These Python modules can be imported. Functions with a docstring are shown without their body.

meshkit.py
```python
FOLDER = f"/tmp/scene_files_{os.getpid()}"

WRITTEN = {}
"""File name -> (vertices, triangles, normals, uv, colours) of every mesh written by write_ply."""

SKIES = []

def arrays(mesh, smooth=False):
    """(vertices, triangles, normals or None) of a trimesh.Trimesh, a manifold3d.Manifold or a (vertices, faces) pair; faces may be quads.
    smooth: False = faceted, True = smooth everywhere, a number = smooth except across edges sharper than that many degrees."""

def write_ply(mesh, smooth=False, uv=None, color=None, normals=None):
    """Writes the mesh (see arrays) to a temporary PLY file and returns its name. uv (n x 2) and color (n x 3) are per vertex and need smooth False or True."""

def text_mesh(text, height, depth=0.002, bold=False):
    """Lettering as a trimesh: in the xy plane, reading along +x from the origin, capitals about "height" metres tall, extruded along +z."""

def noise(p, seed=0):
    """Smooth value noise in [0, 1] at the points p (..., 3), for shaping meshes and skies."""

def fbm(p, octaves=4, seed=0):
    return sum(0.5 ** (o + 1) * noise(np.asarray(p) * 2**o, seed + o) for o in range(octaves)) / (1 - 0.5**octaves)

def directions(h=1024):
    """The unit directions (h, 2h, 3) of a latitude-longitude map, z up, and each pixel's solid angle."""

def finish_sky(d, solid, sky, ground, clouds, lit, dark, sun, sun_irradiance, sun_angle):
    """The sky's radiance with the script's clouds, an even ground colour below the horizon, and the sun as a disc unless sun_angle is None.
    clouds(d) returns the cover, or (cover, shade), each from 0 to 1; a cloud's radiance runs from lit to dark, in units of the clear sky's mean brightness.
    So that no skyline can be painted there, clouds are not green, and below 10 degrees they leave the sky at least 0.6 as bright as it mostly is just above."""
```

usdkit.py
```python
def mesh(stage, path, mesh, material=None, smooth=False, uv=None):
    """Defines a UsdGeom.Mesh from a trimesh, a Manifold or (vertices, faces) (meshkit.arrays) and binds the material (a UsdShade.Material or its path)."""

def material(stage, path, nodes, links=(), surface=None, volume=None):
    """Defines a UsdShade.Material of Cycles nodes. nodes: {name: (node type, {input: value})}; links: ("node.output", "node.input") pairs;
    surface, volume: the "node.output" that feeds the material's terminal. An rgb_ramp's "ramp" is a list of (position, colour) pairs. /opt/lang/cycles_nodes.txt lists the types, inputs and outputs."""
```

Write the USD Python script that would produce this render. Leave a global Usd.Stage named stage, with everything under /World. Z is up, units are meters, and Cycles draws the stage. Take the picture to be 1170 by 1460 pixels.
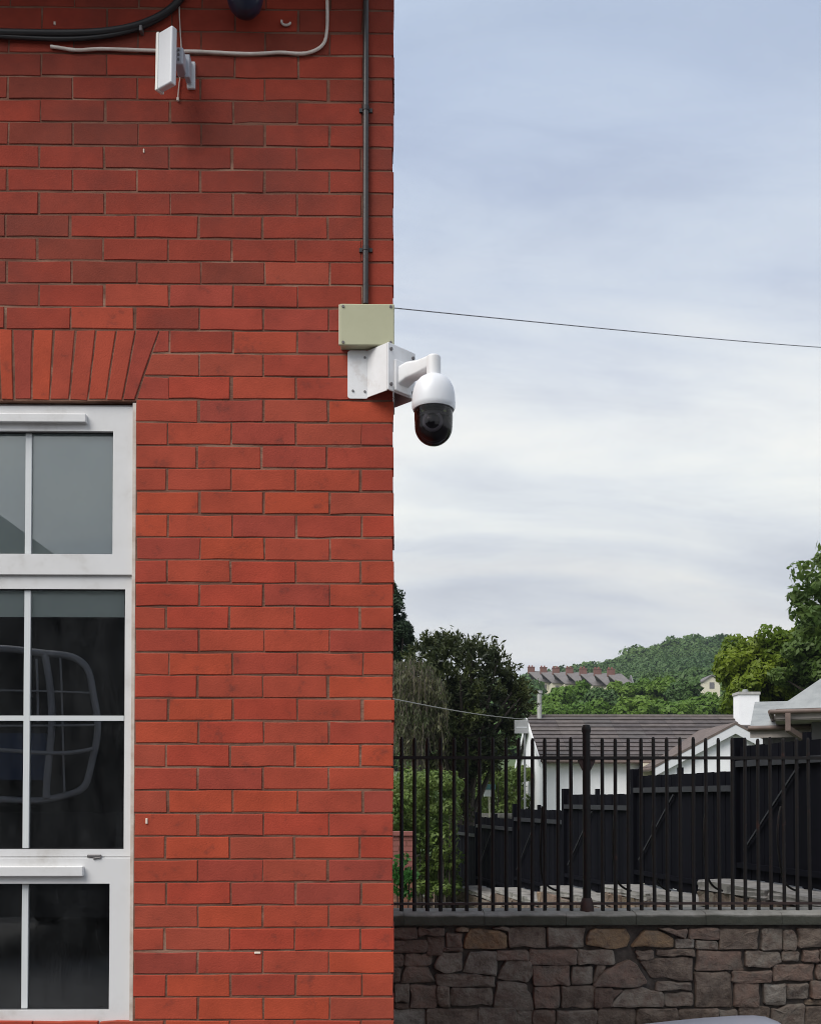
import math, random
import numpy as np, trimesh, manifold3d, usdkit, meshkit
from shapely.geometry import Polygon
from pxr import Usd, UsdGeom, UsdLux, UsdShade, Gf, Sdf, Vt

stage = Usd.Stage.CreateInMemory()
UsdGeom.SetStageUpAxis(stage, 'Z'); UsdGeom.SetStageMetersPerUnit(stage, 1.0)
UsdGeom.Xform.Define(stage, '/World'); UsdGeom.Scope.Define(stage, '/World/Looks')
PI = math.pi

# ------------------------------------------------------------------ camera
EYE, FPX, CX, CY = 1.6, 1500.0, 585.0, 1107.0
YAW, PITCH = math.radians(0.8), math.radians(1.25)
Fw = np.array([math.sin(YAW) * math.cos(PITCH), math.cos(YAW) * math.cos(PITCH), math.sin(PITCH)])
Rt = np.array([math.cos(YAW), -math.sin(YAW), 0.0]); Up = np.cross(Rt, Fw)
CAM = np.array([0, 0, EYE])
EXPOSURE = 1.29
cam = UsdGeom.Camera.Define(stage, '/World/camera')
M = np.eye(4); M[:3, 0], M[:3, 1], M[:3, 2], M[:3, 3] = Rt, Up, -Fw, CAM
cam.AddTransformOp().Set(Gf.Matrix4d(*M.T.ravel().tolist()))
cam.CreateHorizontalApertureAttr(36.0); cam.CreateVerticalApertureAttr(36.0 * 1460 / 1170)
cam.CreateFocalLengthAttr(36.0 * FPX / 1170)
cam.CreateVerticalApertureOffsetAttr((CY - 730) / 1170 * 36.0)
cam.CreateExposureAttr(EXPOSURE)
cam.CreateClippingRangeAttr(Gf.Vec2f(0.1, 5000))


def at(px, py, y):
    """The world point on the plane at depth y that stands at this place of the photograph."""
    d = Fw * FPX + Rt * (px - CX) + Up * (CY - py)
    return CAM + d * (y / d[1])


# ------------------------------------------------------------------ sky and sun
SUN = np.array([-0.65, -0.58, 0.0]); SUN /= np.linalg.norm(SUN); EL = math.radians(50)
SUN = np.array([SUN[0] * math.cos(EL), SUN[1] * math.cos(EL), math.sin(EL)])
sky = UsdLux.DomeLight.Define(stage, '/World/sky')
skym = usdkit.material(stage, '/World/Looks/sky_overcast', {
    'sky': ('sky_texture', {'sky_type': 'single_scattering', 'sun_disc': False, 'sun_elevation': EL, 'sun_rotation': math.atan2(SUN[0], SUN[1]), 'altitude': 100.0, 'air_density': 1.0, 'aerosol_density': 1.0, 'ozone_density': 1.0}),
    'tc': ('texture_coordinate', {}),
    'sep': ('separate_xyz', {}),
    'zz': ('math', {'math_type': 'add', 'value2': 0.42}),
    'zm': ('math', {'math_type': 'maximum', 'value2': 0.12}),
    'dx': ('math', {'math_type': 'divide'}), 'dy': ('math', {'math_type': 'divide'}),
    'cv': ('combine_xyz', {'z': 0.3}),
    'map': ('mapping', {'mapping_type': 'point', 'location': (12.6, 5.5, 1.4), 'rotation': (0, 0, -0.22), 'scale': (1.5, 4.4, 1.0)}),
    'map2': ('mapping', {'mapping_type': 'point', 'location': (4.1, 2.35, 0.7), 'rotation': (0, 0, -0.25), 'scale': (2.6, 7.0, 1.0)}),
    'n1': ('noise_texture', {'dimensions': '3D', 'scale': 1.0, 'detail': 6.0, 'roughness': 0.52, 'distortion': 0.6}),
    'n2': ('noise_texture', {'dimensions': '3D', 'scale': 1.0, 'detail': 7.0, 'roughness': 0.6, 'distortion': 0.5}),
    'grad': ('rgb_ramp', {'ramp': [(0.0, (.48, .49, .505)), (0.10, (.46, .472, .498)), (0.19, (.475, .493, .515)), (0.27, (.575, .598, .605)), (0.33, (.57, .592, .608)), (0.43, (.42, .468, .55)), (0.60, (.352, .42, .535)), (1.0, (.36, .42, .52))]}),
    'r1': ('rgb_ramp', {'ramp': [(0.34, (.88, .885, .91)), (0.46, (.95, .952, .97)), (0.53, (1.04, 1.03, 1.01)), (0.62, (1.09, 1.06, 1.02)), (0.72, (1.13, 1.09, 1.03))]}),
    'r2': ('rgb_ramp', {'ramp': [(0.36, (.90, .905, .93)), (0.50, (1.0, 1.0, 1.0)), (0.64, (1.08, 1.065, 1.03))]}),
    'm1': ('mix', {'mix_type': 'multiply', 'fac': 1.0}), 'm2': ('mix', {'mix_type': 'multiply', 'fac': 1.0}),
    'sc': ('vector_math', {'math_type': 'scale', 'scale': 10.0}),
    'mx': ('mix', {'mix_type': 'mix', 'fac': 0.94}),
    'bg': ('background_shader', {'strength': 0.06}),
}, [('tc.generated', 'sep.vector'), ('sep.z', 'zz.value1'), ('zz.value', 'zm.value1'), ('sep.x', 'dx.value1'), ('zm.value', 'dx.value2'), ('sep.y', 'dy.value1'), ('zm.value', 'dy.value2'),
    ('dx.value', 'cv.x'), ('dy.value', 'cv.y'), ('cv.vector', 'map.vector'), ('map.vector', 'n1.vector'), ('n1.fac', 'r1.fac'),
    ('cv.vector', 'map2.vector'), ('map2.vector', 'n2.vector'), ('n2.fac', 'r2.fac'), ('sep.z', 'grad.fac'),
    ('grad.color', 'm1.color1'), ('r1.color', 'm1.color2'), ('m1.color', 'm2.color1'), ('r2.color', 'm2.color2'), ('m2.color', 'sc.vector1'),
    ('sky.color', 'mx.color1'), ('sc.vector', 'mx.color2'), ('mx.color', 'bg.color')], surface='bg.background')
UsdShade.MaterialBindingAPI.Apply(sky.GetPrim()).Bind(skym)
sky.GetPrim().SetCustomDataByKey('kind', 'structure')
sun = UsdLux.DistantLight.Define(stage, '/World/sun')
sun.CreateIntensityAttr(0.40); sun.CreateAngleAttr(42.0); sun.CreateNormalizeAttr(True); sun.CreateColorAttr(Gf.Vec3f(1.0, 0.96, 0.9))
zax = SUN; xax = np.cross([0, 0, 1], zax); xax /= np.linalg.norm(xax); yax = np.cross(zax, xax)
M = np.eye(4); M[:3, 0], M[:3, 1], M[:3, 2] = xax, yax, zax
sun.AddTransformOp().Set(Gf.Matrix4d(*M.T.ravel().tolist()))

# ------------------------------------------------------------------ helpers
_names = {}


def numbered(parent, name):
    k = _names.get((parent, name), 0); _names[(parent, name)] = k + 1
    return f'{parent}/{name}' + (f'_{k:03d}' if k else '')


def path_of(p):
    return '/World' if p is None else (p if isinstance(p, str) else str(p.GetPath()))


def data(prim, label=None, cat=None, group=None, kind=None):
    for k, v in (('label', label), ('category', cat), ('group', group), ('kind', kind)):
        if v: prim.SetCustomDataByKey(k, v)
    return prim


def obj(name, mesh, mat, parent=None, smooth=False, label=None, cat=None, group=None, kind=None):
    p = usdkit.mesh(stage, numbered(path_of(parent), name), mesh, mat, smooth=smooth).GetPrim()
    return data(p, label, cat, group, kind)


def thing(name, label, cat, group=None, loc=None, rz=0):
    x = UsdGeom.Xform.Define(stage, numbered('/World', name))
    if loc is not None:
        x.AddTranslateOp().Set(Gf.Vec3d(*map(float, loc)))
        if rz: x.AddRotateZOp().Set(math.degrees(rz))
    return data(x.GetPrim(), label, cat, group)


def box(x0, x1, y0, y1, z0, z1):
    m = trimesh.creation.box([x1 - x0, y1 - y0, z1 - z0]); m.apply_translation([(x0 + x1) / 2, (y0 + y1) / 2, (z0 + z1) / 2]); return m


def cat(ms):
    return trimesh.util.concatenate(ms)


def rbox(sx, sy, sz, r, seg=8):
    """A box with rounded edges, centred on the origin."""
    s = manifold3d.Manifold.sphere(r, seg * 4 // 4 * 4)
    ps = [s.translate((a * (sx / 2 - r), b * (sy / 2 - r), c * (sz / 2 - r))) for a in (-1, 1) for b in (-1, 1) for c in (-1, 1)]
    m = manifold3d.Manifold.batch_hull(ps).to_mesh()
    return trimesh.Trimesh(m.vert_properties[:, :3], m.tri_verts)


def moved(m, loc=(0, 0, 0), rx=0, ry=0, rz=0):
    m = m.copy()
    for a, ax in ((rx, [1, 0, 0]), (ry, [0, 1, 0]), (rz, [0, 0, 1])):
        if a: m.apply_transform(trimesh.transformations.rotation_matrix(a, ax))
    m.apply_translation(loc); return m


def hexa(P):
    """A block from 8 corners: 4 of the bottom, 4 of the top, both counter-clockwise from above."""
    P = np.asarray(P, float)
    f = [[0, 3, 2, 1], [4, 5, 6, 7], [0, 1, 5, 4], [1, 2, 6, 5], [2, 3, 7, 6], [3, 0, 4, 7]]
    m = trimesh.Trimesh(*[P, np.vstack([[a[0], a[1], a[2]] for a in f] + [[a[0], a[2], a[3]] for a in f])], process=False)
    if m.volume < 0: m.invert()
    return m


def bar_between(a, b, w, h=None, up=(0, 0, 1)):
    """A rectangular bar from a to b, w wide and h deep."""
    a, b = np.asarray(a, float), np.asarray(b, float); h = h or w
    t = (b - a) / np.linalg.norm(b - a); s = np.cross(t, up)
    if np.linalg.norm(s) < 1e-6: s = np.cross(t, [0, 1, 0])
    s /= np.linalg.norm(s); n = np.cross(s, t); s, n = s * w / 2, n * h / 2
    return hexa([a - s - n, a + s - n, a + s + n, a - s + n, b - s - n, b + s - n, b + s + n, b - s + n])


def spline(pts, n=40):
    from scipy.interpolate import CubicSpline
    pts = np.asarray(pts, float); d = np.r_[0, np.cumsum(np.linalg.norm(np.diff(pts, axis=0), axis=1))]
    return CubicSpline(d, pts)(np.linspace(0, d[-1], n))


def tube(pts, r, sides=8):
    p = np.asarray(pts, float); r = np.broadcast_to(r, (len(p),)).astype(float)
    t = np.gradient(p, axis=0); t /= np.linalg.norm(t, axis=1, keepdims=True) + 1e-12
    ref = np.array([0, 0, 1.0]) if abs(t[0][2]) < 0.9 else np.array([0, 1.0, 0])
    a = np.empty_like(p); prev = np.cross(t[0], ref); prev /= np.linalg.norm(prev)
    for i in range(len(p)):
        prev = prev - t[i] * (prev @ t[i]); prev /= np.linalg.norm(prev) + 1e-12; a[i] = prev
    b = np.cross(t, a); ang = np.arange(sides) * 2 * PI / sides
    v = (p[:, None] + r[:, None, None] * (np.cos(ang)[None, :, None] * a[:, None] + np.sin(ang)[None, :, None] * b[:, None])).reshape(-1, 3)
    i, j = np.meshgrid(np.arange(len(p) - 1), np.arange(sides), indexing='ij')
    q = np.stack([i * sides + j, i * sides + (j + 1) % sides, (i + 1) * sides + (j + 1) % sides, (i + 1) * sides + j], -1).reshape(-1, 4)
    f = np.vstack([q[:, [0, 1, 2]], q[:, [0, 2, 3]]])
    n = len(v); v = np.vstack([v, p[0], p[-1]]); k = np.arange(sides)
    f = np.vstack([f, np.c_[np.full(sides, n), (k + 1) % sides, k], np.c_[np.full(sides, n + 1), (len(p) - 1) * sides + k, (len(p) - 1) * sides + (k + 1) % sides]])
    return trimesh.Trimesh(v, f, process=False)


def lathe(profile, n=40):
    """profile: (radius, z) from the bottom up."""
    return trimesh.creation.revolve(np.asarray(profile, float), sections=n)


def prism(poly2d, y0, y1):
    """A polygon in x, z extruded from y0 to y1."""
    m = trimesh.creation.extrude_polygon(Polygon(poly2d), y1 - y0, engine='earcut')
    v = m.vertices.copy(); m.vertices = np.c_[v[:, 0], y1 - v[:, 2], v[:, 1]]
    if m.volume < 0: m.invert()
    return m


# ------------------------------------------------------------------ materials
def look(name, nodes, links, surface):
    return usdkit.material(stage, '/World/Looks/' + name, nodes, links, surface=surface)


def mat(name, col, col2=None, scale=6.0, lo=0.35, hi=0.65, detail=5, rough=0.7, bump=0.0, bscale=80.0, bdist=0.004, metallic=0.0, spec=0.5, stain=None, sscale=2.0, slo=0.55, shi=0.7, samt=0.6, stretch=(1, 1, 1), island=0.0, coat=0.0):
    nodes = {'geo': ('geometry', {}), 'mp': ('mapping', {'scale': stretch}),
             'n': ('noise_texture', {'scale': scale, 'detail': float(detail), 'roughness': 0.6}),
             'p': ('principled_bsdf', {'roughness': rough, 'metallic': metallic, 'specular_ior_level': spec, 'base_color': col, 'coat_weight': coat})}
    links = [('geo.position', 'mp.vector'), ('mp.vector', 'n.vector')]
    out = None
    if col2 is not None:
        nodes['r'] = ('rgb_ramp', {'ramp': [(lo, col), (hi, col2)]}); links += [('n.fac', 'r.fac')]; out = 'r.color'
    if stain is not None:
        nodes['ns'] = ('noise_texture', {'scale': sscale, 'detail': 6.0, 'roughness': 0.65}); nodes['sr'] = ('map_range', {'from_min': slo, 'from_max': shi, 'to_min': 0.0, 'to_max': samt, 'clamp': True})
        nodes['sm'] = ('mix', {'color2': stain, 'color1': col}); links += [('mp.vector', 'ns.vector'), ('ns.fac', 'sr.value'), ('sr.result', 'sm.fac')]
        if out: links += [(out, 'sm.color1')]
        out = 'sm.color'
    if island:
        nodes['im'] = ('map_range', {'from_min': 0.0, 'from_max': 1.0, 'to_min': 1 - island, 'to_max': 1 + island}); nodes['ic'] = ('hsv', {'color': col})
        links += [('geo.random_per_island', 'im.value'), ('im.result', 'ic.value')]
        if out: links += [(out, 'ic.color')]
        out = 'ic.color'
    if out: links += [(out, 'p.base_color')]
    if bump:
        nodes['nb'] = ('noise_texture', {'scale': bscale, 'detail': 6.0, 'roughness': 0.65}); nodes['b'] = ('bump', {'strength': bump, 'distance': bdist})
        links += [('mp.vector', 'nb.vector'), ('nb.fac', 'b.height'), ('b.normal', 'p.normal')]
    return look(name, nodes, links, 'p.BSDF')


def leafmat(name, c1, c2, trans=0.35, scale=0.8, rough=0.55, island=0.35):
    nodes = {'geo': ('geometry', {}), 'n': ('noise_texture', {'scale': scale, 'detail': 3.0}), 'r': ('rgb_ramp', {'ramp': [(0.36, c1), (0.64, c2)]}),
             'im': ('map_range', {'from_min': 0.0, 'from_max': 1.0, 'to_min': 1 - island, 'to_max': 1 + island}), 'h': ('hsv', {}),
             'p': ('principled_bsdf', {'roughness': rough, 'specular_ior_level': 0.3}), 't': ('translucent_bsdf', {}), 'm': ('mix_closure', {'fac': trans})}
    return look(name, nodes, [('geo.position', 'n.vector'), ('n.fac', 'r.fac'), ('r.color', 'h.color'), ('geo.random_per_island', 'im.value'), ('im.result', 'h.value'),
                              ('h.color', 'p.base_color'), ('h.color', 't.color'), ('p.BSDF', 'm.closure1'), ('t.BSDF', 'm.closure2')], 'm.closure')


BR = [(.345, .066, .039), (.325, .060, .037), (.375, .070, .039), (.300, .057, .039), (.360, .060, .036), (.265, .055, .039), (.405, .074, .037), (.320, .066, .043)]
BR = [tuple(.92 * (.36 * a + .64 * m) for a, m in zip(c, np.mean(BR, 0))) for c in BR]
brick_m = [mat(f'brick_tone_{i}', c, tuple(x * .76 for x in c), scale=7, lo=.36, hi=.68, rough=.88, bump=.45, bscale=160, bdist=.003, spec=.25, stain=(.10, .035, .028), sscale=14, slo=.60, shi=.76, samt=.55) for i, c in enumerate([(a * (1.21, 1.19, 1.23, 1.14, 1.25, 1.09, 1.31, 1.18)[k], b * (1.07, 1.0, 1.07, 1.0, 1.0, 1.0, 1.12, 1.12)[k], c * (.98, .96, .94, 1.0, .90, 1.04, .90, 1.02)[k]) for k, (a, b, c) in enumerate(BR)])]
upper_brick_m = [mat(f'upper_brick_tone_{i}', c, tuple(x * .76 for x in c), scale=7, lo=.36, hi=.68, rough=.88, bump=.45, bscale=160, bdist=.003, spec=.25, stain=(.075, .030, .026), sscale=1.9, slo=.46, shi=.70, samt=.42) for i, c in enumerate([(a * (1.04, 1.0, 1.08, .92, 1.04, .85, 1.14, .98)[k], b * .84, c * .78) for k, (a, b, c) in enumerate(BR)])]  # darker tones with wide dark patches, for the upper courses
mortar_m = mat('mortar', (.135, .058, .040), (.21, .105, .072), scale=16, stretch=(.45, 1, 1.5), rough=.95, bump=.6, bscale=120, spec=.2, stain=(.34, .20, .14), sscale=3.6, slo=.55, shi=.63, samt=.65)
upvc_m = mat('white_upvc', (.68, .675, .67), (.60, .59, .575), scale=5, lo=.45, hi=.8, rough=.32, stain=(.42, .39, .35), sscale=5, slo=.58, shi=.78, samt=.6)
upvc_dark_m = mat('black_gasket', (.02, .02, .022), rough=.6)
bead_m = mat('white_glazing_bar', (.62, .64, .64), rough=.35)
seal_m = mat('sealant', (.62, .56, .50), (.45, .36, .30), scale=18, rough=.6)
steelw_m = mat('white_powder_coat', (.76, .76, .765), (.68, .675, .67), scale=7, rough=.42, stain=(.45, .38, .33), sscale=11, slo=.58, shi=.76, samt=.6)
whitep_m = mat('white_plastic', (.68, .69, .71), rough=.38)
beige_m = mat('beige_plastic', (.42, .415, .275), (.385, .38, .245), scale=6, rough=.5, stain=(.25, .24, .17), sscale=10, slo=.66, shi=.85, samt=.4)
beige_edge_m = mat('beige_edge_highlight', (.52, .48, .36), rough=.5)
screw_m = mat('screw_steel', (.16, .15, .15), rough=.45, metallic=.6)
blackpl_m = mat('black_plastic', (.012, .012, .014), rough=.25)
dome_m = look('smoked_dome', {'t': ('transparent_bsdf', {'color': (.62, .58, .62)}), 'g': ('glossy_bsdf', {'roughness': .03, 'color': (.8, .8, .8)}), 'f': ('fresnel', {'IOR': 1.42}), 'm': ('mix_closure', {})}, [('f.fac', 'm.fac'), ('t.BSDF', 'm.closure1'), ('g.BSDF', 'm.closure2')], 'm.closure')
ball_m = mat('camera_ball', (.012, .011, .013), rough=.35)
lensg_m = mat('lens_glass', (.008, .008, .012), rough=.08)
lens_m = mat('lens_ring', (.30, .30, .31), rough=.4)
conduit_m = mat('grey_conduit', (.045, .038, .036), (.028, .024, .023), scale=14, rough=.38)
cable_m = mat('black_cable', (.014, .013, .014), rough=.5)
wcable_m = mat('white_cable', (.72, .66, .60), (.6, .52, .46), scale=20, rough=.5)
wire_m = mat('overhead_wire', (.20, .20, .22), rough=.6)
iron_m = mat('black_iron', (.008, .0075, .008), (.013, .010, .009), scale=25, rough=.6, spec=.25, stain=(.07, .028, .02), sscale=6, slo=.62, shi=.74, samt=.6)
rust_m = mat('rusty_iron', (.045, .020, .016), (.020, .013, .012), scale=18, rough=.7)
fence_m = [mat(f'black_stained_board_{i}', c, tuple(x * .7 for x in c), scale=5, stretch=(8, 8, .8), rough=.85, spec=.08, bump=.3, bscale=12) for i, c in enumerate([(.0036, .0036, .0066), (.0050, .0049, .0082), (.0030, .0030, .0056)])]
rail_m = mat('grey_black_rail', (.016, .016, .022), (.011, .011, .015), scale=6, rough=.6)
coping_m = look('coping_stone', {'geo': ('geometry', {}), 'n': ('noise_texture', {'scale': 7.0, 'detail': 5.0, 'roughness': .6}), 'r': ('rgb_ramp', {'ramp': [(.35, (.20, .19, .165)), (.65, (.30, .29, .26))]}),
                             'sp': ('separate_xyz', {}), 'nz': ('noise_texture', {'scale': 5.0, 'detail': 4.0}), 'a': ('math', {'math_type': 'multiply_add', 'value2': .05}), 'mr': ('map_range', {'clamp': True, 'from_min': .662, 'from_max': .640, 'to_min': 0.0, 'to_max': .88}),  # front face darkened by height: algae tint plus shade put into the colour
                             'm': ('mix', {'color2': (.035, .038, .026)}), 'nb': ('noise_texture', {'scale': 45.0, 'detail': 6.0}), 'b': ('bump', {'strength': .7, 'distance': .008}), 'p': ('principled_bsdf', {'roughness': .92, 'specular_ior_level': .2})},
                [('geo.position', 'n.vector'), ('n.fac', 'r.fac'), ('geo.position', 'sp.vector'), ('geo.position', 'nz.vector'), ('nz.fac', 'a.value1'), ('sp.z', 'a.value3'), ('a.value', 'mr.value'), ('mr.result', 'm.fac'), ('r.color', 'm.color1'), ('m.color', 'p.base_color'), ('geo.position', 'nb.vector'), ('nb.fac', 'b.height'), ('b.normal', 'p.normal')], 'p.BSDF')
slab_m = mat('pale_slab', (.27, .255, .235), (.17, .16, .15), scale=6, rough=.9, bump=.6, bscale=40, bdist=.008, stain=(.06, .055, .05), sscale=3, slo=.55, shi=.7, samt=.7)
ST = dict(g=(.215, .188, .155), r=(.205, .138, .108), o=(.25, .163, .092), d=(.125, .092, .074), l=(.27, .245, .21), b=(.205, .162, .128), t=(.235, .168, .115))
MIX = dict(g='r', r='g', o='b', d='r', l='b', b='d', t='g')
stone_m = {k: mat('rubble_stone_' + {'g': 'grey', 'r': 'red', 'o': 'ochre', 'd': 'dark', 'l': 'pale', 'b': 'brown', 't': 'tan'}[k], c, tuple(.5 * a + .22 * b for a, b in zip(ST[MIX[k]], c)), scale=9, lo=.36, hi=.66, rough=.9, bump=1.0, bscale=30, bdist=.022, spec=.2, stain=(.07, .045, .038), sscale=13, slo=.54, shi=.70, samt=.65) for k, c in ST.items()}
wallmort_m = mat('wall_mortar', (.085, .070, .058), (.040, .034, .030), scale=12, rough=.95, bump=.8, bscale=40, bdist=.01)
render_m = mat('white_render', (.90, .90, .91), (.86, .86, .875), scale=2.5, rough=.85, stain=(.5, .5, .48), sscale=1.2, slo=.6, shi=.8, samt=.4)
cream_m = mat('cream_render', (.62, .58, .45), rough=.85)
tile_m = [mat(f'brown_roof_tile_{i}', c, tuple(x * .7 for x in c), scale=4, rough=.85, spec=.25) for i, c in enumerate([(.122, .104, .100), (.104, .090, .088), (.138, .118, .110), (.114, .102, .098)])]
tile2_m = mat('lighter_brown_tile', (.15, .115, .10), (.11, .085, .075), scale=4, rough=.85)
greyroof_m = mat('pale_grey_roof', (.30, .31, .305), (.22, .23, .23), scale=3, rough=.8)
brownwood_m = mat('brown_fascia', (.155, .11, .092), (.11, .078, .066), scale=5, rough=.6)
soffit_m = mat('weathered_soffit', (.40, .36, .33), (.30, .27, .25), scale=5, rough=.7)
greywall_m = mat('grey_house_wall', (.17, .165, .17), (.14, .135, .14), scale=3, rough=.9)
slate_m = mat('terrace_slate', (.165, .148, .142), (.13, .118, .114), scale=.8, rough=.7)
redbrick_m = mat('chimney_brick', (.19, .092, .074), (.15, .075, .062), scale=1.2, rough=.9)
oldbrick_m = mat('garden_brick', (.26, .09, .075), (.2, .075, .065), scale=5, rough=.9)
bark_m = mat('bark', (.055, .042, .032), (.03, .024, .02), scale=9, rough=.95, stretch=(1, 1, .3), bump=.8, bscale=20, bdist=.02)
grass_m = mat('grass_ground', (.060, .095, .028), (.085, .115, .035), scale=1.2, rough=.95, bump=.6, bscale=18, bdist=.03)
asphalt_m = mat('asphalt', (.055, .055, .057), (.042, .042, .044), scale=20, rough=.92, bump=.5, bscale=90)
hill_m = mat('hill_grass', (.050, .085, .028), (.075, .105, .035), scale=.06, rough=.95)
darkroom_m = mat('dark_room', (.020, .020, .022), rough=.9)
blind_m = mat('pale_blind', (.78, .87, .82), (.74, .83, .78), scale=2, rough=.9)
glass_m = look('window_glass', {'t': ('transparent_bsdf', {'color': (.985, .99, .99)}), 'g': ('glossy_bsdf', {'roughness': 0.004, 'color': (.95, .97, 1.0)}), 'f': ('fresnel', {'IOR': 1.75}), 'm': ('mix_closure', {}),
                               'geo': ('geometry', {}), 'mp': ('mapping', {'scale': (1, 1, .35)}), 'n': ('noise_texture', {'scale': 9.0, 'detail': 6.0, 'roughness': .65}), 'mr': ('map_range', {'from_min': .38, 'from_max': .78, 'to_min': .002, 'to_max': .020, 'clamp': True}),
                               'n2': ('noise_texture', {'scale': 120.0, 'detail': 2.0}), 'm2': ('map_range', {'from_min': .72, 'from_max': .80, 'to_min': 0.0, 'to_max': .07, 'clamp': True}), 'ad': ('math', {'math_type': 'add'}), 'd': ('diffuse_bsdf', {'color': (.55, .55, .53)}), 'mm': ('mix_closure', {})},
               [('f.fac', 'm.fac'), ('t.BSDF', 'm.closure1'), ('g.BSDF', 'm.closure2'), ('geo.position', 'mp.vector'), ('mp.vector', 'n.vector'), ('n.fac', 'mr.value'), ('geo.position', 'n2.vector'), ('n2.fac', 'm2.value'), ('mr.result', 'ad.value1'), ('m2.result', 'ad.value2'), ('ad.value', 'mm.fac'), ('m.closure', 'mm.closure1'), ('d.BSDF', 'mm.closure2')], 'mm.closure')

# ------------------------------------------------------------------ terrain
def sm(a, b, t):
    t = np.clip((t - a) / (b - a), 0, 1); return t * t * (3 - 2 * t)


RIDGE_PX = [(-400, 1060), (200, 1030), (560, 1000), (700, 985), (770, 972), (800, 965), (840, 953), (880, 942), (930, 927), (960, 922), (1000, 913), (1030, 914), (1060, 925), (1120, 945), (1250, 985), (1700, 1040)]


def ground_z(x, y):
    x, y = np.asarray(x, float), np.asarray(y, float)
    px = CX + (x / np.maximum(y, 5) - math.tan(YAW)) * FPX
    # street: level by the brick building, falling towards the stone wall
    street = -1.40 * sm(3.2, 6.4, y) * sm(-1.6, -.2, x - .0 * y)
    garden = EYE - 2.05 - 0.085 * (np.clip(y, 9, 60) - 9) + 0.35 * sm(1.0, 5.0, x - 3.5 + .197 * (y - 12)) * sm(9, 14, y)
    z = np.where(y < 9.06, street, garden)
    mid = EYE + np.interp(px, [600, 780, 1000, 1200], [3.0, 5.0, 5.5, 4.0])
    t1 = sm(52, 115, y); z = np.where(y >= 52, garden * (1 - t1) + mid * t1, z)
    hi = EYE + np.interp(px, [-400, 560, 770, 905, 1000, 1300], [12, 17, 20.5, 20.5, 23, 22])
    t2 = sm(115, 215, y); z = np.where(y >= 115, mid * (1 - t2) + hi * t2, z)
    rp = np.interp(px, *zip(*RIDGE_PX)); rid = EYE + (1140 - rp) / FPX * 360 - 3.0
    t3 = np.clip((y - 225) / 135, 0, 1); z = np.where(y >= 225, hi * (1 - t3) + rid * t3, z)
    z = np.where(y > 360, rid - (y - 360) * 0.06, z)
    return z


def sheet(xs, ys):
    X, Y = np.meshgrid(xs, ys); v = np.c_[X.ravel(), Y.ravel(), ground_z(X, Y).ravel()]
    nx = len(xs); i, j = np.meshgrid(np.arange(len(ys) - 1), np.arange(nx - 1), indexing='ij')
    q = np.stack([i * nx + j, i * nx + j + 1, (i + 1) * nx + j + 1, (i + 1) * nx + j], -1).reshape(-1, 4)
    return trimesh.Trimesh(v, np.vstack([q[:, [0, 1, 2]], q[:, [0, 2, 3]]]), process=False)


obj('road', sheet(np.r_[-60, -30, -12, np.arange(-8, 8.1, .5), 12, 30, 60], np.r_[-60, -40, -20, -10, np.arange(-5, 9.01, .5), 9.05]), asphalt_m, smooth=True, kind='structure')
obj('garden_ground', sheet(np.r_[-60, -40, -20, np.arange(-12, 20.1, 1.0), 30, 60], np.r_[9.07, np.arange(10, 60.1, 1.0)]), grass_m, smooth=True, kind='structure')
obj('hillside', sheet(np.linspace(-520, 520, 131), np.r_[60.02, np.arange(66, 380, 6), 420, 520, 700, 1000]), hill_m, smooth=True, kind='structure')

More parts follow.
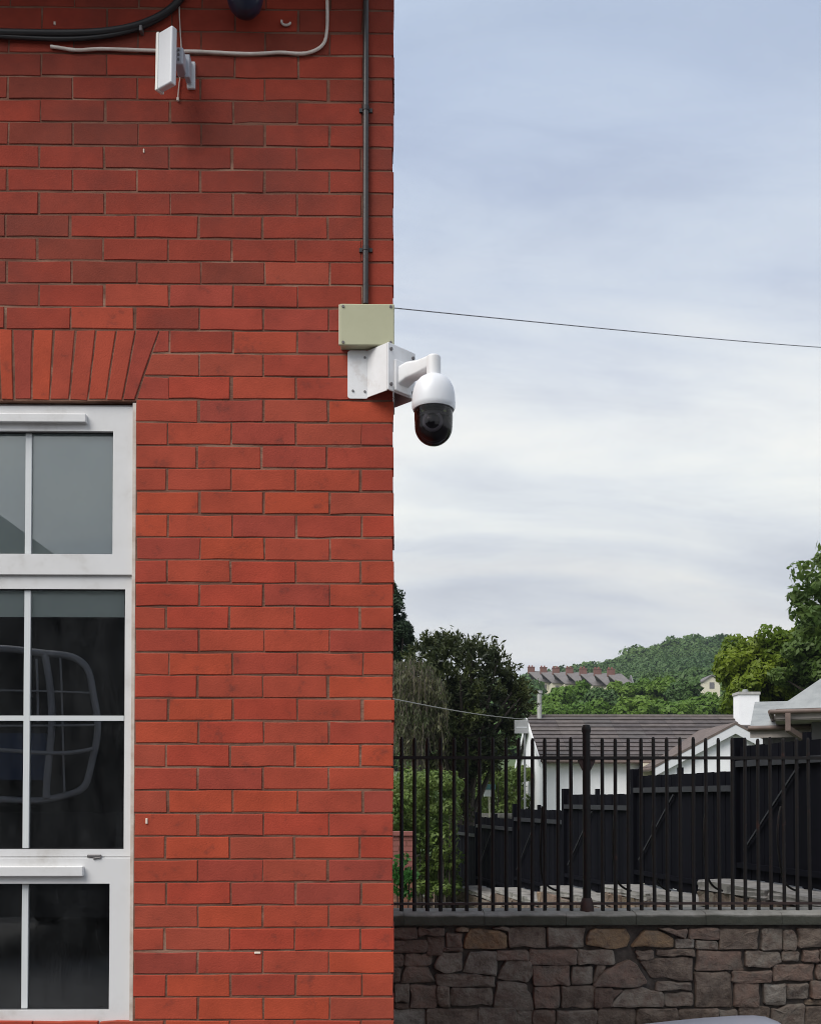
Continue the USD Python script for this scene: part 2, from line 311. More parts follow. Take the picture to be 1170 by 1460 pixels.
# ------------------------------------------------------------------ brick building
W = 3.836
rng = random.Random(7)
XK = at(560.5, 700, W)[0]                                    # the corner
zj = lambda k: at(300, 44.5 + 32.8 * k, W)[2]                # bed joints, counted from the top of the picture
XA = [XK] + [at(p, 730, W)[0] for p in (515, 422, 330, 239, 146, 52, -41, -134, -227, -320, -413, -506, -599, -692)]
XB = [XK] + [at(p, 730, W)[0] for p in (469, 376, 284, 193, 100, 7, -87, -180, -273, -366, -459, -552, -645)]
WX1 = at(193.5, 640, W)[0]; WXC = at(33.5, 900, W)[0]; WX0 = 2 * WXC - WX1
WZ1 = at(100, 571, W)[2]; WZ0 = at(100, 1466, W)[2]
ARZ = zj(13)                                                 # top of the flat arch
SK1 = at(227, 469, W)[0]; SK0 = WX1 - .003                   # right skew of the arch, top and bottom
XL = XA[-1]
building = thing('brick_building', 'red brick building with white window, on the left', 'building')
BD = 6.0
core = [box(XL, WX0, W + .0028, W + .3, -2.3, ARZ + .02), box(WX1, XK - .006, W + .0028, W + .3, -2.3, ARZ + .02), box(WX0, WX1, W + .0028, W + .3, -2.3, WZ0),
        box(WX0, WX1, W + .0028, W + .3, WZ1, ARZ + .02), box(XL, XK - .006, W + .0028, W + .3, ARZ + .02, 4.95),
        hexa([(XK - .3, W + .3, -2.3), (XK - .016, W + .3, -2.3), (XK - .20, W + BD, -2.3), (XK - .5, W + BD, -2.3), (XK - .3, W + .3, 4.95), (XK - .016, W + .3, 4.95), (XK - .20, W + BD, 4.95), (XK - .5, W + BD, 4.95)]), box(XL, XL + .3, W + .3, W + BD, -2.3, 4.95), box(XL + .3, XK - .52, W + BD - .3, W + BD, -2.3, 4.95)]
wallp = obj('brick_wall', cat(core), mortar_m, building)


def slab_poly(P, y_front, depth, bev=.0022, jit=.0009, seed=0, tilt=.0004, mid=2):
    """A flat faced block (brick, voussoir) from a polygon in x, z: worn edges, bevelled front, sides running back."""
    r = random.Random(seed); P = [np.array(p, float) for p in P]; ring = []
    for i, a in enumerate(P):
        b = P[(i + 1) % len(P)]; L = np.linalg.norm(b - a); ring.append(a + [r.gauss(0, jit), r.gauss(0, jit)])
        n = mid if L > .12 else 0
        for k in range(n):
            q = a + (b - a) * ((k + 1) / (n + 1) + r.uniform(-.08, .08)); nn = np.array([-(b - a)[1], (b - a)[0]]) / L
            ring.append(q + nn * r.gauss(0, jit))
    ring = np.array(ring); c = ring.mean(0); n = len(ring)
    inn = []
    for i in range(n):
        t = ring[(i + 1) % n] - ring[i - 1]; t /= np.linalg.norm(t); nn = np.array([-t[1], t[0]])
        if nn @ (c - ring[i]) < 0: nn = -nn
        inn.append(ring[i] + nn * bev)
    inn = np.array(inn)
    ax, az, off = r.gauss(0, tilt), r.gauss(0, tilt), r.gauss(0, .0005)
    yf = lambda q: y_front + off + (q[0] - c[0]) / .1 * ax + (q[1] - c[1]) / .04 * az * .5
    v = [[q[0], yf(q), q[1]] for q in inn] + [[q[0], yf(q) + bev * .8, q[1]] for q in ring] + [[q[0], y_front + depth, q[1]] for q in ring] + [[c[0], yf(c), c[1]]]
    f = []
    for i in range(n):
        j = (i + 1) % n
        f += [[3 * n, i, j], [i, n + i, n + j], [i, n + j, j], [n + i, 2 * n + i, 2 * n + j], [n + i, 2 * n + j, n + j]]
    m = trimesh.Trimesh(v, f, process=False)
    e1, e2 = m.vertices[f[0][1]] - m.vertices[f[0][0]], m.vertices[f[0][2]] - m.vertices[f[0][0]]
    if np.cross(e1, e2)[1] > 0: m.invert()
    return m


JT = .0036    # half a joint
spare = []
skew = lambda z: SK0 + (SK1 - SK0) * (z - WZ1) / (ARZ - WZ1)
tones = random.Random(3)


def tone(row):
    w = [5, 6, 3, 6, 3, 5, 1, 4] if row < 14 else ([5, 4, 5, 3, 5, 1, 2, 3] if row < 24 else [5, 2, 6, 2, 5, 1, 3, 3])
    return (upper_brick_m if row < 13 + tones.choice((-2, -1, 0, 0, 1, 2)) else brick_m)[tones.choices(range(8), w)[0]]


ZTOP = 4.715
seed = 0
for row in range(-9, 62):
    z1, z0 = zj(row - 1) - JT, zj(row) + JT
    if z0 < 0.0 or z1 > ZTOP: continue
    X = XA if row % 2 == 0 else XB
    sh = rng.gauss(0, .0035)
    for k in range(len(X) - 1):
        seed += 1
        x1 = X[k] - (0 if k == 0 else JT) + (rng.gauss(0, .0015) if k == 0 else sh + rng.gauss(0, .002)); x0 = X[k + 1] + JT + sh
        dz = rng.gauss(0, .0008)
        P = [(x0, z0 + dz), (x1, z0 + dz + rng.gauss(0, .0008)), (x1, z1 + dz), (x0, z1 + dz + rng.gauss(0, .0008))]
        mid = (z0 + z1) / 2
        if z1 < ARZ + .02:                                   # beside the window and the arch
            if mid > WZ1 - .005:
                lo, hi = skew(z0) + JT, skew(z1) + JT
                llo, lhi = 2 * WXC - lo, 2 * WXC - hi
            elif mid > WZ0:
                lo = hi = WX1 + .002; llo = lhi = 2 * WXC - lo
            else:
                lo = hi = llo = lhi = None
            if lo is not None:
                if x0 < WXC < x1 or (x1 < lo + .03 and x0 > llo - .03): continue
                if x1 > WXC and x0 < max(lo, hi):
                    P[0], P[3] = (max(x0, lo), z0), (max(x0, hi), z1)
                    if x1 - hi < .012: continue
                elif x0 < WXC and x1 > min(llo, lhi):
                    P[1], P[2] = (min(x1, llo), z0), (min(x1, lhi), z1)
                    if lhi - x0 < .012: continue
        depth = .10 if k else (.215 if row % 2 == 0 else .102)
        m = slab_poly(P, W, depth, seed=seed)
        inframe = at_px = None
        c = np.array([x1, W, mid]) - CAM; pxr = CX + FPX * (c @ Rt) / (c @ Fw); pyr = CY - FPX * (c @ Up) / (c @ Fw)
        if pxr > 2 and -14 < pyr < 1474:
            obj('brick', m, tone(row), wallp)
        else:
            spare.append(m)
# bricks of the return wall round the corner
side = []
for row in range(-9, 62):
    z1, z0 = zj(row - 1) - JT, zj(row) + JT
    if z0 < 0.0 or z1 > ZTOP: continue
    y = W + (.215 if row % 2 == 0 else .102) + 2 * JT
    while y < W + BD - .05:
        y2 = min(y + .2353 - 2 * JT, W + BD)
        xs_ = lambda yy: XK - .031 * (yy - W); g_ = rng.gauss(0, .0008)
        side.append(hexa([(xs_(y) - .1, y, z0), (xs_(y) + g_, y, z0), (xs_(y2) + g_, y2, z0), (xs_(y2) - .1, y2, z0), (xs_(y) - .1, y, z1), (xs_(y) + g_, y, z1), (xs_(y2) + g_, y2, z1), (xs_(y2) - .1, y2, z1)])); y = y2 + 2 * JT
obj('return_brickwork', cat(side), brick_m[0], wallp, kind='stuff')
obj('outlying_brickwork', cat(spare), brick_m[1], wallp, kind='stuff')

# flat arch of bricks on end
arch = obj('window_arch', box(2 * WXC - SK0, SK0, W + .0075, W + .11, WZ1 + .004, ARZ), mortar_m, building)
tops = [at(p, 469, W)[0] for p in (18, 46.6, 76.7, 108, 137, 166, 194)] + [SK1]
bots = [at(p, 567, W)[0] for p in (20.5, 45, 71, 98.6, 125, 151, 175)] + [SK0]
tops = [2 * WXC - t for t in reversed(tops[2:])] + tops; bots = [2 * WXC - t for t in reversed(bots[2:])] + bots
at_tone = [3, 0, 1, 4, 2, 6, 3, 6, 0, 0, 2, 0]
for k in range(len(tops) - 1):
    seed += 1
    za, zb = WZ1 + .006, ARZ - JT
    P = [(bots[k] + JT, za), (bots[k + 1] - JT, za - .003 * (k % 2)), (tops[k + 1] - JT, zb), (tops[k] + JT, zb + rng.gauss(0, .001))]
    obj('brick_on_end', slab_poly(P, W - .0005, .11, seed=seed, mid=1), brick_m[at_tone[k % 12]], arch)

# eaves and roof above the picture
ov, ZE = .30, 4.72
obj('eaves', cat([box(XL - .3, XK - .01, W - ov, W - .002, ZE, ZE + .04), box(XL - .3, XK - .01, W - ov - .025, W - ov - .001, ZE - .02, ZE + .16)]), upvc_m, building)
XR_ = XK - .012
obj('roof', cat([hexa([(XL - .3, W - ov, ZE + .10), (XR_, W - ov, ZE + .10), (XR_ - .1, W + BD / 2, 6.9), (XL - .3, W + BD / 2, 6.9), (XL - .3, W - ov, ZE + .2), (XR_, W - ov, ZE + .2), (XR_ - .1, W + BD / 2, 7.0), (XL - .3, W + BD / 2, 7.0)]),
                 hexa([(XL - .3, W + BD / 2 + .002, 6.9), (XR_ - .1, W + BD / 2 + .002, 6.9), (XR_ - .2, W + BD + ov, 4.95), (XL - .3, W + BD + ov, 4.95), (XL - .3, W + BD / 2 + .002, 7.0), (XR_ - .1, W + BD / 2 + .002, 7.0), (XR_ - .2, W + BD + ov, 5.05), (XL - .3, W + BD + ov, 5.05)])]), slate_m, building)

# the window: outer frame, opening top light, fixed light, opening bottom light
YF = W + .030                                                # face of the frame
fx = lambda px, py=900: at(px, py, YF)[0]
fz = lambda py: at(100, py, YF)[2]
mirror = lambda x: 2 * WXC - x
win = obj('window', cat([box(WX0, WX0 + .012, YF + .012, YF + .06, WZ0, WZ1), box(WX1 - .012, WX1, YF + .012, YF + .06, WZ0, WZ1)]), upvc_m, building)


def ringframe(xa, xb, za, zb, xi, xj, zi, zj_, y0, y1):
    """A rectangular frame: outside xa..xb, za..zb; opening xi..xj, zi..zj_; with mitred bevels towards the glass."""
    e = .006
    ms = []
    for (a, b, c, d, A, B, C, D) in (((xa, za), (xb, za), (xj, zi), (xi, zi), 0, 0, 0, 0), ((xb, za), (xb, zb), (xj, zj_), (xj, zi), 0, 0, 0, 0), ((xb, zb), (xa, zb), (xi, zj_), (xj, zj_), 0, 0, 0, 0), ((xa, zb), (xa, za), (xi, zi), (xi, zj_), 0, 0, 0, 0)):
        ms.append(prism([a, b, c, d], y0, y1))
    return cat(ms)


Zt, Zm, Zb = fz(820.5), fz(1216), WZ0 + .012
x1 = WX1 - .013
# outer frame: mullions and transoms
obj('frame', cat([ringframe(WX0 + .002, WX1 - .002, WZ0 + .001, WZ1 - .004, mirror(fx(184)), fx(184), WZ0 + .03, WZ1 - .02, YF + .002, YF + .055),
                  box(mirror(fx(184)), fx(184), YF + .0025, YF + .05, fz(838), fz(812)), box(mirror(fx(184)), fx(184), YF + .0025, YF + .05, fz(1232), fz(1212))]), upvc_m, win)
# top sash
r1 = fx(190, 700)
obj('top_sash', ringframe(mirror(r1), r1, fz(820), fz(581), mirror(fx(162, 700)), fx(162, 700), fz(791), fz(616), YF - .012, YF + .03), upvc_m, win)
obj('fixed_light_frame', ringframe(mirror(fx(189)), fx(189), fz(1221), fz(823), mirror(fx(177.5, 1020)), fx(177.5, 1020), fz(1211), fz(840), YF - .001, YF + .03), upvc_m, win)
r3 = fx(188, 1350)
obj('bottom_sash', ringframe(mirror(r3), r3, WZ0 + .003, fz(1224), mirror(fx(157, 1350)), fx(157, 1350), fz(1440), fz(1260), YF - .012, YF + .03), upvc_m, win)
for name, (xr, za, zb, py) in dict(a=(162, 791, 616, 700), b=(177.5, 1211, 840, 1020), c=(157, 1440, 1260, 1350)).items():
    xr = fx(xr, py); za, zb = fz(za), fz(zb)
    obj('gasket', ringframe(mirror(xr), xr, za, zb, mirror(xr) + .003, xr - .003, za + .003, zb - .003, YF + .003, YF + .016), upvc_dark_m, win)
    obj('pane', box(mirror(xr) + .001, xr - .001, YF + .0165, YF + .0185, za + .001, zb - .001), glass_m, win)
    obj('glazing_bar', box(WXC - .011, WXC + .011, YF + .008, YF + .016, za + .0035, zb - .0035), bead_m, win)
zc = fz(1024)
xr = fx(177.5, 1020)
for a, b in ((mirror(xr) + .0035, WXC - .0115), (WXC + .0115, xr - .0035)):
    obj('glazing_bar', box(a, b, YF + .0085, YF + .016, zc - .0095, zc + .0095), bead_m, win)
for pxr, pya, pyb in ((126, 594, 606), (121.5, 1235, 1249)):
    a = fx(pxr, pya)
    v = prism([(0, 0), (0, 0), (1, 0)], 0, 1) if False else None
    m = rbox(a - mirror(a), .022, fz(pya) - fz(pyb), .003)
    obj('trickle_vent', moved(m, ((a + mirror(a)) / 2, YF - .022, (fz(pya) + fz(pyb)) / 2)), upvc_m, win, smooth=40)
obj('sealant_bead', cat([box(WX1 - .0125, WX1 + .0035, W + .004, YF + .012, WZ0, WZ1 - .006)]), seal_m, win)
lat = rbox(.05, .012, .012, .003)
obj('sash_latch', cat([moved(lat, (fx(135, 1222), YF - .006, fz(1221))), moved(rbox(.03, .006, .006, .002), (fx(140, 1222), YF - .014, fz(1223.5)), ry=-.15)]), screw_m, win, smooth=40)
# the room behind: a blind behind the top light, dark walls
obj('blind', box(WX0 + .045, WX1 - .045, YF + .034, YF + .036, at(100, 880, YF + .034)[2], WZ1 - .02), blind_m, win)
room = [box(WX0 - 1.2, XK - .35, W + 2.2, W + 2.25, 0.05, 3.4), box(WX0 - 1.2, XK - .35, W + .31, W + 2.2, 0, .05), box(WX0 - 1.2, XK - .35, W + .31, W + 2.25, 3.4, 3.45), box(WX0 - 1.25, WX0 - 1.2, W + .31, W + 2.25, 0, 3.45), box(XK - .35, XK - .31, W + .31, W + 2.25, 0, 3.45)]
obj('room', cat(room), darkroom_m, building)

# ------------------------------------------------------------------ things fixed to the brick wall
# grey conduit
cd = thing('conduit', 'thin dark conduit running down the brick wall into the beige box', 'conduit')
p0, p1 = at(521.5, -40, W - .014), at(521.5, 434, W - .014)
obj('pipe', tube([[p0[0], W - .014, p0[2]], [p0[0], W - .014, (p0[2] + p1[2]) / 2], [p0[0], W - .014, p1[2] + .002]], .0108, 12), conduit_m, cd, smooth=50)
for py in (-25, 158, 357):
    z = at(521, py, W)[2]
    ring = lathe([(.0098, -.008), (.0125, -.008), (.0125, .008), (.0098, .008)], 16)
    obj('saddle_clip', cat([moved(ring, (p0[0], W - .014, z)), box(p0[0] - .024, p0[0] + .024, W - .005, W + .002, z - .007, z + .007)]), cable_m, cd)
# white cable
pts = [(72, 66), (90, 68.5), (112, 71), (135, 69.5), (165, 69.8), (200, 71), (240, 72.3), (280, 73), (330, 75.5), (370, 76), (405, 74.6), (430, 76), (450, 71), (461, 62), (465.5, 46), (466.5, 25), (467, -30)]
P = np.array([at(a, b, W - .009) for a, b in pts]); P[:, 1] = W - .009
wc = obj('white_cable', tube(spline(P, 110), .0060, 8), wcable_m, smooth=50, label='white cable running along the top of the brick wall and bending upwards', cat='cable')
# thick black cable
pts = [(-160, 38), (-60, 44), (0, 45.5), (60, 46.5), (110, 46.5), (150, 44), (190, 37), (222, 25), (245, 10), (262, -10), (275, -40)]
P = np.array([at(a, b, W - .02) for a, b in pts]); P[:, 1] = W - .020
bcb = thing('black_cable_bundle', 'thick black cable bundle sagging across the top left of the brick wall', 'cable')
obj('cable', tube(spline(P, 60), .0125, 10), cable_m, bcb, smooth=50)
P2 = spline(P + np.array([0, .004, -.013]), 60); P2[:, 2] += .006 * np.sin(np.linspace(0, 9, 60))
obj('cable', tube(P2, .008, 8), cable_m, bcb, smooth=50)
q = at(201, 41, W - .02)
obj('fixing_clip', moved(rbox(.012, .03, .022, .003), (q[0], W - .014, q[2])), screw_m, bcb)
# round black lamp whose underside shows at the top
q = at(349, -2, W - .08)
dl = thing('round_wall_lamp', 'dark blue-black round lamp cut off by the top of the picture', 'lamp')
obj('globe', moved(lathe([(0, -.064), (.02, -.061), (.04, -.05), (.057, -.03), (.066, 0), (.066, .03), (.05, .045), (0, .045)], 32), (q[0], W - .08, q[2])), mat('dark_blue_enamel', (.012, .014, .03), rough=.2), dl, smooth=40)
obj('wall_plate', moved(rbox(.06, .03, .06, .008), (q[0], W - .012, q[2] + .02)), blackpl_m, dl, smooth=40)
# little hook
q = at(408, 32, W)
hk = [(q[0] + .017 * math.cos(a), W - .007, q[2] + .014 * math.sin(a)) for a in np.linspace(math.radians(165), math.radians(345), 12)]
obj('cable_hook', tube(hk, .0042, 7), wcable_m, smooth=50, label='small pale open hook on the bricks near the top, between lamp and white cable', cat='hook')
# panel antenna
an = thing('panel_antenna', 'white flat panel antenna on a grey bracket near the top of the brick wall', 'antenna')
q = at(238.5, 84, W - .13); RA = math.radians(-36)
body = rbox(.072, .026, .205, .006)
obj('housing', moved(body, (q[0], W - .13, q[2]), ry=math.radians(1.2), rz=RA), whitep_m, an, smooth=40)
obj('lit_edge', moved(rbox(.013, .034, .209, .003), (q[0] - .038 * math.cos(RA), W - .13 - .038 * math.sin(RA), q[2]), ry=math.radians(1.2), rz=RA), mat('lit_edge_plastic', (.80, .79, .74), rough=.4), an, smooth=40)  # narrow edge of the panel, the light on it put into the paler colour
qb = at(259, 90, W - .07)
grey_m = mat('grey_bracket', (.40, .42, .47), rough=.45)
obj('bracket', cat([moved(rbox(.034, .075, .062, .006), (qb[0] - .003, W - .075, qb[2])), moved(rbox(.02, .04, .085, .004), (qb[0] + .016, W - .035, qb[2] + .004))]), grey_m, an, smooth=40)
obj('wall_plate', moved(rbox(.03, .012, .10, .003), (qb[0] + .022, W - .006, qb[2])), whitep_m, an, smooth=40)
for dzz in (-.016, .002, .018):
    obj('bracket_screw', moved(lathe([(0, 0), (.004, 0), (.004, .003), (0, .003)], 10), (qb[0] - .002, W - .1135, qb[2] + dzz), rx=PI / 2), screw_m, an)
# thin lead behind antenna
P = np.array([at(a, b, W - .006) for a, b in [(255, -30), (255.5, 10), (257, 45), (258.5, 90), (256, 115), (253.5, 141)]]); P[:, 1] = W - .006
ld = thing('antenna_lead', 'thin pale lead hanging down the bricks behind the panel antenna', 'cable')
obj('lead', tube(spline(P, 30), .0022, 6), wcable_m, ld, smooth=50)
obj('end_plug', moved(rbox(.009, .008, .014, .003), (P[-1][0], W - .006, P[-1][2])), wcable_m, ld, smooth=40)

# beige junction box
bx0, bx1 = at(484, 465, W - .04)[0], at(562, 465, W - .04)[0]; bz1, bz0 = at(520, 433, W - .042)[2], at(520, 492.5, W - .042)[2]
jb = thing('junction_box', 'square beige plastic junction box above the camera at the wall corner', 'junction box')
cxm, czm = (bx0 + bx1) / 2, (bz0 + bz1) / 2
obj('back_box', moved(rbox(bx1 - bx0 - .004, .036, bz1 - bz0 - .004, .004), (cxm, W - .013, czm)), beige_m, jb, smooth=40)
obj('lid', moved(rbox(bx1 - bx0, .015, bz1 - bz0, .005), (cxm, W - .037, czm)), beige_m, jb, smooth=40)
obj('lid_edge_highlight', moved(rbox(.005, .013, bz1 - bz0 - .006, .002), (bx0 - .001, W - .036, czm)), beige_edge_m, jb, smooth=40)  # pale strip: highlight on the left lid edge put into the colour
for a in (-1, 1):
    for b in (-1, 1):
        obj('lid_screw', moved(lathe([(0, 0), (.0055, 0), (.0048, .003), (.0016, .003), (.0016, .0018), (0, .0018)], 12), (cxm + a * (bx1 - bx0 - .026) / 2, W - .0443, czm + b * (bz1 - bz0 - .022) / 2), rx=PI / 2), screw_m, jb)

# ------------------------------------------------------------------ security camera on its corner bracket
sc = thing('security_camera', 'white dome security camera with black lower half, on a corner bracket', 'security camera')
K = np.array([XK, W])
zt, zb = at(540, 499.5, W - .005)[2], at(520, 568, W - .005)[2]
h = zt - zb


def plate(a, b, za, zb, t, m=0):
    """An upright plate from plan point a to plan point b."""
    a, b = np.array(a), np.array(b); d = (b - a) / np.linalg.norm(b - a); n = np.array([d[1], -d[0]]) * t
    pl = [a, b, b + n, a + n]
    return hexa([(*p, za) for p in pl] + [(*p, zb) for p in pl])


flange = trimesh.creation.extrude_polygon(Polygon([(-.168, 0), (-.09, 0), (-.09, h), (-.168, h)]).buffer(-.012).buffer(.012), .004, engine='earcut')
v = flange.vertices.copy(); flange.vertices = np.c_[v[:, 0] + XK, W - .0045 + v[:, 2], v[:, 1] + zb]
flange2 = flange.copy(); v = flange.vertices - [XK, W, 0]; flange2.vertices = np.c_[-v[:, 1] + XK, -v[:, 0] + W, v[:, 2]]; flange2.invert()
A_, B_, B2, A2 = K + [-.092, -.004], K + [-.021, -.072], K + [.072, .021], K + [.004, .092]
g = .004
obj('corner_bracket', cat([flange, flange2, plate(A_, B_, zb + g, zt - .002, .004), plate(B2, A2, zb + g, zt - .002, .004),
                           hexa([(*A_, zt - .006), (*B_, zt - .006), (*B2, zt - .006), (*A2, zt - .006), (*A_, zt - .003), (*B_, zt - .003), (*B2, zt - .003), (*A2, zt - .003)])]), steelw_m, sc)
D = np.array([.70711, -.70711])                               # outwards
fc = (B_ + B2) / 2
face = rbox(.142, .008, h * .97, .003)
obj('face_plate', moved(face, (*(fc + D * .005), (zt + zb) / 2 + .002), rz=PI / 4), steelw_m, sc, smooth=40)
S = np.array([.70711, .70711])
for a in (-1, 1):
    for b in (-1, 1):
        obj('bracket_screw', moved(moved(lathe([(0, 0), (.0068, 0), (.006, .005), (0, .005)], 10), (0, 0, 0), rx=PI / 2), (*(fc + D * .009 + S * a * .057), (zt + zb) / 2 + .002 + b * .064), rz=PI / 4), screw_m, sc)
for px, py in ((520, 509.5), (503, 557), (520, 558)):
    q = at(px, py, W - .005)
    obj('flange_screw', moved(lathe([(0, 0), (.0045, 0), (.004, .003), (0, .003)], 10), (q[0], W - .0047, q[2]), rx=PI / 2), screw_m, sc)
# arm: a rounded rectangular tube that rises to an elbow
dome_c = fc + D * .166
zarm0 = at(572, 535, W - .06)[2]; zarm1 = at(612, 518.5, W - .13)[2]; zel_top = at(620, 505, W - .15)[2]; znk = at(620, 534, W - .15)[2]
sec = lambda d, z, w, hh: moved(rbox(w, .004, hh, .0018, 4), (*(fc + D * d), z), rz=PI / 4)
parts = []
for (d, z, w, hh) in ((.008, zarm0, .062, .072), (.05, zarm0 + .012, .056, .064), (.10, zarm0 * .35 + zarm1 * .65, .05, .056), (.160, zarm1, .046, .05)):
    s = manifold3d.Manifold.sphere(.012, 12)
    parts.append([s.translate((*(fc + D * d + S * a * (w / 2 - .012)), z + b * (hh / 2 - .012))) for a in (-1, 1) for b in (-1, 1)])
arm = manifold3d.Manifold.batch_boolean([manifold3d.Manifold.batch_hull(parts[i] + parts[i + 1]) for i in range(3)], manifold3d.OpType.Add)
am = arm.to_mesh(); obj('arm', trimesh.Trimesh(am.vert_properties[:, :3], am.tri_verts), steelw_m, sc, smooth=35)
obj('flange_plate', moved(rbox(.085, .012, .115, .005), (*(fc + D * .013), zarm0), rz=PI / 4), steelw_m, sc, smooth=40)
obj('elbow', moved(lathe([(0, znk - .01), (.024, znk - .01), (.0255, znk), (.0255, zel_top - .010), (.021, zel_top - .003), (.014, zel_top), (0, zel_top)], 28), (*dome_c, 0)), steelw_m, sc, smooth=40)
pz = lambda py: at(619, py, W - .16)[2]
obj('housing', moved(lathe([(0, pz(582)), (.0725, pz(582.5)), (.0765, pz(579)), (.0772, pz(575)), (.0766, pz(567)), (.0748, pz(559)), (.070, pz(550.5)), (.061, pz(543)), (.049, pz(537.5)), (.034, pz(534)), (.0, pz(533))], 48), (*dome_c, 0)), whitep_m, sc, smooth=50)
rb = .0668; zc0 = pz(606)
prof = [(rb * math.sin(a), zc0 - rb * math.cos(a)) for a in np.linspace(0.001, PI / 2, 14)] + [(rb + .001, pz(595)), (rb + .001, pz(583)), (0, pz(583))]
prof[0] = (0, prof[0][1])
obj('lower_dome', moved(lathe(prof, 48), (*dome_c, 0)), dome_m, sc, smooth=50)
# lens window facing the street
ld_ = np.array([-.12, -1.0, -.10]); ld_ /= np.linalg.norm(ld_)
cc = np.array([dome_c[0], dome_c[1], pz(603)])
obj('camera_ball', cat([moved(trimesh.creation.icosphere(3, .0575), cc), moved(lathe([(0, .02), (.060, .02), (.060, .030), (0, .030)], 30), (*dome_c, cc[2]))]), ball_m, sc, smooth=40)
ring = trimesh.creation.annulus(.026, .036, .008, sections=36); lens = trimesh.creation.cylinder(.0262, .004, sections=32); inner = trimesh.creation.annulus(.010, .013, .004, sections=30)
T = trimesh.geometry.align_vectors([0, 0, 1], ld_)
for m, nm, mm, off in ((ring, 'lens_ring', lens_m, .049), (lens, 'lens', lensg_m, .050), (inner, 'lens_ring', lens_m, .0525)):
    m.apply_transform(T); m.apply_translation(cc + ld_ * off); obj(nm, m, mm, sc, smooth=40)
obj('shoulder_clip', moved(rbox(.012, .02, .014, .003), (dome_c[0] - .05, dome_c[1] - .01, pz(545))), screw_m, sc, smooth=40)

# overhead wire from the box corner
a, b = at(562, 439, W - .03), at(1400, 503, 12.0)
P = np.linspace(a, b, 40); P[:, 2] -= .05 * np.sin(np.linspace(0, PI, 40)) * 1.0
obj('overhead_wire', tube(P, .0020 + np.linspace(0, .0022, 40), 6), wire_m, smooth=60, label='thin wire crossing the sky from the beige box to the right', cat='wire')

